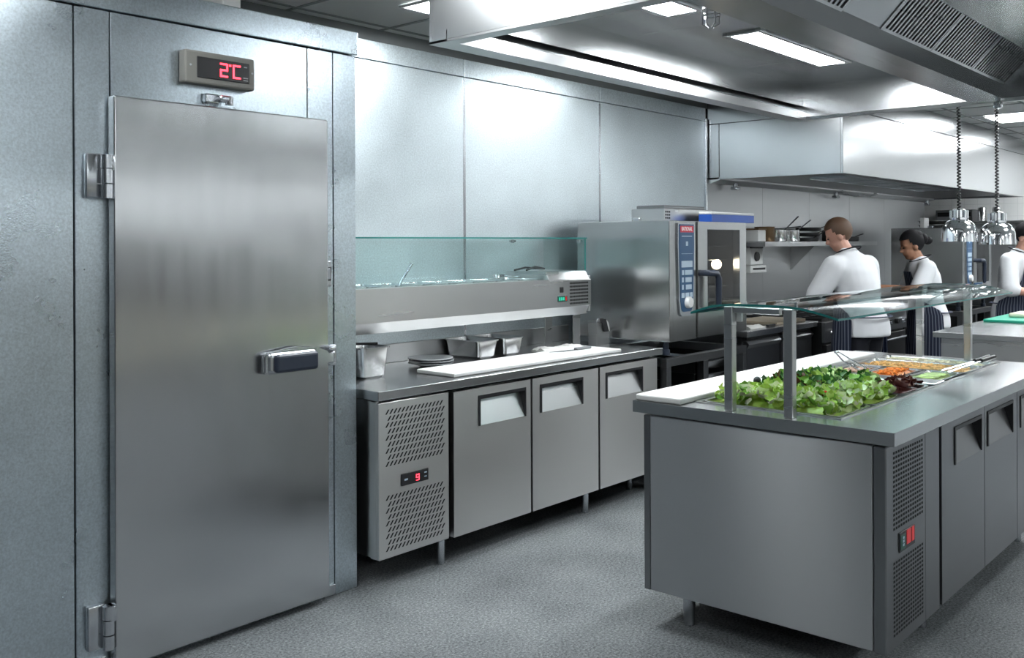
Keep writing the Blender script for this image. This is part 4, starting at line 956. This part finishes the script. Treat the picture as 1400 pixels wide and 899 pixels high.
heat_lamp(7.06, 1.808, 1.476, 'chrome dome heat lamp on coiled cord, above the green board')

# ------------------------------------------------------------------ people
def remesh(mb, vox, smooth_it=4):
    me = bpy.data.meshes.new('tmp'); mb.bm.to_mesh(me); mb.bm.free(); o = bpy.data.objects.new('tmp', me); C.objects.link(o)
    r = o.modifiers.new('r', 'REMESH'); r.mode = 'VOXEL'; r.voxel_size = vox; r.use_smooth_shade = True
    if smooth_it: sm = o.modifiers.new('s', 'SMOOTH'); sm.factor = .5; sm.iterations = smooth_it
    dg = bpy.context.evaluated_depsgraph_get(); out = bpy.data.meshes.new_from_object(o.evaluated_get(dg))
    bpy.data.objects.remove(o); bpy.data.meshes.remove(me)
    for p in out.polygons: p.use_smooth = True; p.material_index = 0
    out.materials.clear(); return out
def link_mesh(me, name, mat, parent):
    me.name = name; me.materials.append(M[mat] if isinstance(mat, str) else mat); o = bpy.data.objects.new(name, me); C.objects.link(o); o.parent = parent; return o
def loft(mb, rings, n=20, cap=True, arc=None):
    """rings: (cx, cy, cz, rx, ry)"""
    R = []
    for (cx, cy, cz, rx, ry) in rings: R.append([mb.bm.verts.new((cx+rx*math.cos(2*PI*k/n), cy+ry*math.sin(2*PI*k/n), cz)) for k in range(n)])
    fs = []
    for a, b in zip(R, R[1:]):
        for k in range(n): fs.append(mb.bm.faces.new((a[k], a[(k+1) % n], b[(k+1) % n], b[k])))
    if cap: fs += [mb.bm.faces.new(R[0][::-1]), mb.bm.faces.new(R[-1])]
    bmesh.ops.recalc_face_normals(mb.bm, faces=fs)
def limb(mb, pts, rs, n=12):
    dense, dr = [], []
    for i in range(len(pts)-1):
        a, b = Vector(pts[i]), Vector(pts[i+1])
        for k in range(4): dense.append(a.lerp(b, k/4)); dr.append(rs[i]+(rs[i+1]-rs[i])*k/4)
    dense.append(Vector(pts[-1])); dr.append(rs[-1]); mb.tube(dense, dr, n)
    for p, r in zip(pts, rs): mb.ball(p, r, u=12, v=8)
def hand(mb, wr, d, down, side):
    """wrist, pointing direction, palm normal-ish 'down', side = +1/-1 towards the thumb"""
    d = Vector(d).normalized(); dn = Vector(down).normalized(); dn = (dn-d*dn.dot(d)).normalized(); sd = d.cross(dn)*side; wr = Vector(wr)
    for k in range(5): mb.ball(wr+d*(.02+.016*k)+dn*.002, (.030, .030, .030) if k < 1 else (.033, .033, .033), u=10, v=7, M4=Matrix((( sd.x, d.x, dn.x, 0), (sd.y, d.y, dn.y, 0), (sd.z, d.z, dn.z, 0), (0, 0, 0, 1))) @ Matrix.Diagonal((1.15, .8, .42, 1)))
    for k, (off, L) in enumerate(((.027, .070), (.009, .078), (-.009, .073), (-.026, .058))):
        b0 = wr+d*.085+sd*off; b1 = b0+d*L*.5+dn*.010; b2 = b1+d*L*.3+dn*.022; b3 = b2+d*L*.12+dn*.018
        limb(mb, (b0, b1, b2, b3), (.0095, .009, .0082, .007), 8)
    t0 = wr+d*.03+sd*.028; t1 = t0+sd*.022+d*.03+dn*.006; t2 = t1+d*.03+dn*.01; limb(mb, (t0, t1, t2), (.012, .0105, .0085), 8)
def person(label, loc, face_deg, S, lean, head_yaw, head_pitch, armL, armR, skin, hair, style, sleeve, fat=1.0, head_fw=.0):
    """local frame: +Y forward, +X to the figure's right, Z up; arm = (shoulder, elbow, wrist, hand dir, palm dir)"""
    rz = math.radians(face_deg-90); t = thing('person', label, 'person', loc, rz)
    LN = lambda z: lean*max(0., (z-.92))  # forward shift with height
    tz = [(.86, .155, .115), (.95, .168, .125), (1.05, .150, .108), (1.14, .150, .105), (1.24, .170, .115), (1.33, .180, .115), (1.40, .165, .095), (1.45, .10, .07), (1.48, .062, .058)]
    torso = [(0, LN(z)+.0, z*S, a*fat, b*fat) for z, a, b in tz]
    nk = Vector((0, LN(1.47), 1.47*S)); hc = Vector((0, LN(1.60)+.03+head_fw, 1.615*S-.05*lean))
    HR = Matrix.Translation(hc) @ Matrix.Rotation(head_yaw, 4, 'Z') @ Matrix.Rotation(head_pitch, 4, 'X')
    H = lambda x, y, z: HR @ Vector((x, y, z))
    mb = MB(); loft(mb, torso)
    limb(mb, (nk-Vector((0, 0, .04)), hc-Vector((0, .015, .05))), (.062, .054))
    rot3 = HR.to_3x3().to_4x4()
    mb.ball(H(0, -.008, .025), (.077, .094, .098), M4=rot3, u=24, v=16); mb.ball(H(0, .022, -.045), (.060, .068, .070), M4=rot3); mb.ball(H(0, .055, -.085), (.030, .028, .026), M4=rot3)
    mb.ball(H(0, .094, -.022), (.013, .020, .018), M4=rot3); mb.ball(H(0, .086, .0), (.010, .012, .025), M4=rot3)
    for s_ in (-1, 1): mb.ball(H(.077*s_, -.004, -.012), (.012, .020, .032), M4=rot3); mb.ball(H(.03*s_, .070, .022), (.024, .012, .008), M4=rot3)
    mb.ball(H(0, .083, -.055), (.022, .010, .008), M4=rot3)
    for s_, arm in ((-1, armL), (1, armR)):
        sh, el, wr, hd_, pd = arm
        limb(mb, (sh, el, wr), (.052, .043, .029)); hand(mb, wr, hd_, pd, -s_)
    for s_ in (-1, 1):
        limb(mb, ((.09*s_, 0, .90*S), (.10*s_, .025, .49*S), (.105*s_, -.01, .09)), (.086, .058, .042)); limb(mb, ((.105*s_, -.02, .055), (.115*s_, .15, .035)), (.042, .030))
    link_mesh(remesh(mb, .0068, 2), 'body', skin, t)
    # hair
    mb = MB(); mb.ball(H(0, -.014, .036), (.084, .100, .100), M4=rot3, u=40, v=26)
    inv = HR.inverted(); kill = []
    for v in mb.bm.verts:
        q = inv @ v.co
        lim = -.055 if q.y < -.03 else (-.055+(q.y+.03)/.07*.10 if q.y < .04 else .062)
        if style == 'short' and abs(q.x) > .055 and q.y > -.035: lim = max(lim, -.02)
        if q.z < lim: kill.append(v)
    bmesh.ops.delete(mb.bm, geom=kill, context='VERTS')
    bmesh.ops.solidify(mb.bm, geom=list(mb.bm.faces), thickness=-.006)
    if style == 'bun':
        mb.ball(H(0, -.112, .03), (.05, .045, .05), M4=rot3); mb.ball(H(0, -.15, .0), (.032, .04, .034), M4=rot3); mb.ball(H(0, -.05, .075), (.07, .07, .05), M4=rot3)
    mb.build('hair', hair, t, local=True, smooth=True)
    for s_ in (-1, 1): MB().ball(H(.031*s_, .083, .004), (.012, .008, .006), M4=rot3, u=10, v=6).build('eye', 'eye', t, local=True)
    # jacket
    mb = MB(); jt = [(0, LN(z)+.0, z*S, (a+.018)*fat, (b+.020)*fat) for z, a, b in tz[:-1]]
    jt[0] = (0, .0, .82*S, .20*fat, .155*fat); jt[1] = (0, .0, .93*S, .192*fat, .150*fat)
    jt += [(0, LN(1.475), 1.475*S, .072, .070), (0, LN(1.50), 1.505*S, .064, .066)]
    loft(mb, jt)
    for s_, arm in ((-1, armL), (1, armR)):
        sh, el, wr, hd_, pd = [Vector(q) for q in arm]; e2 = el.lerp(wr, sleeve)
        limb(mb, (Vector(sh)-Vector((.075*s_, 0, .01)), Vector(sh)-Vector((0, 0, .015)), el, e2), (.075*fat, .078*fat, .074*fat, .060*fat))
    jk = link_mesh(remesh(mb, .012, 12), 'jacket', 'jacket', t)
    # trousers, shoes, apron
    mb = MB(); loft(mb, [(0, 0, z*S, a, b) for z, a, b in ((.80, .165, .125), (.90, .172, .132), (.99, .165, .125))])
    for s_ in (-1, 1): limb(mb, ((.09*s_, 0, .88*S), (.10*s_, .022, .49*S), (.105*s_, -.01, .07)), (.104, .080, .064))
    link_mesh(remesh(mb, .012, 4), 'trousers', 'trousers', t)
    for s_ in (-1, 1):
        mb = MB(); mb.ball((.106*s_, -.03, .042), (.048, .06, .042)); mb.ball((.114*s_, .09, .034), (.048, .10, .034)); link_mesh(remesh(mb, .008, 3), 'shoe', 'shoe', t)
    mb = MB(); n = 28; rows = []; rows_w = []; uvl = mb.bm.loops.layers.uv.new('UVMap')
    for (z, rx, ry, w0) in ((.42, .225, .20, 100), (.60, .225, .195, 102), (.80, .222, .185, 104), (.95, .212, .172, 105), (1.0, .200, .163, 100), (1.08, .182, .15, 58), (1.20, .192, .148, 42), (1.32, .205, .147, 34), (1.36, .203, .145, 32)):
        row = []
        for k in range(n+1):
            a = math.radians(90-w0+2*w0*k/n); wob = .006*math.sin(k*1.3+z*5) if z < .97 else 0
            row.append(mb.bm.verts.new(((rx*fat+wob)*math.cos(a), LN(z)+(ry*fat+wob)*math.sin(a), z*S)))
        rows.append(row); rows_w.append(w0)
    for a, b in zip(rows, rows[1:]):
        for k in range(n):
            f = mb.bm.faces.new((a[k], a[k+1], b[k+1], b[k])); f.smooth = True
            for lp_, u_ in zip(f.loops, (k/n, (k+1)/n, (k+1)/n, k/n)):
                w_ = rows_w[rows.index(b)] if lp_.vert in b else rows_w[rows.index(a)]
                lp_[uvl].uv = (.5+(u_-.5)*w_/100, 0)
    bmesh.ops.solidify(mb.bm, geom=list(mb.bm.faces), thickness=.004)
    ap = mb.build('apron', 'apron', t, local=True)
    pts = []
    for k in range(15):
        a = math.radians(20+k*(320-0)/14+90-20+0) ; pts.append(((.078+.012)*math.cos(a), LN(1.49)+.088*math.sin(a)-.004, (1.485+.0*k)*S-.03*math.sin(a)))
    MB().tube(pts, .007, 8, sq=.6).build('neck_strap', 'trousers', ap, local=True)
    mb = MB(); mb.tube([((.197*fat)*math.cos(a), .157*fat*math.sin(a), .975*S) for a in [math.radians(190+k*10) for k in range(17)]], .012, 8, sq=.4); mb.build('waist_tie', 'apron', ap, local=True)
    return t
V = Vector
person('cook in white jacket seen from behind, head bowed over the counter', (7.15, 2.76, 0), 80, .965, .22, .62, -.42,
       ((-.22, .11, 1.325), (-.30, .20, 1.10), (-.22, .40, 1.02), (.15, 1, -.15), (0, -.2, -1)), ((.22, .10, 1.325), (.29, .12, 1.09), (.06, .36, 1.02), (-.15, 1, -.15), (0, -.2, -1)), 'skin', 'hair_br', 'short', .15, 1.16, .03)
person('cook in white jacket with black hair in a bun, facing left', (8.68, 2.76, 0), 124, .91, .16, .1, -.30,
       ((-.185, .08, 1.28), (-.26, .18, 1.08), (-.16, .47, 1.10), (.1, 1, .05), (0, -.2, -1)), ((.185, .08, 1.28), (.25, .14, 1.04), (.12, .40, 1.05), (-.15, 1, .0), (0, -.2, -1)), 'skin_b', 'hair_bl', 'bun', .06, 1.02, .02)
person('cook in navy apron at the green board, cut off by the picture edge', (9.66, 2.36, 0), -100, .955, .14, -.1, -.35,
       ((-.195, .07, 1.335), (-.28, .12, 1.07), (-.15, .36, 1.0), (.2, 1, -.1), (0, -.2, -1)), ((.195, .07, 1.335), (.28, .12, 1.07), (.12, .37, 1.0), (-.2, 1, -.1), (0, -.2, -1)), 'skin', 'hair_bl', 'short', .12, 1.03, .02)
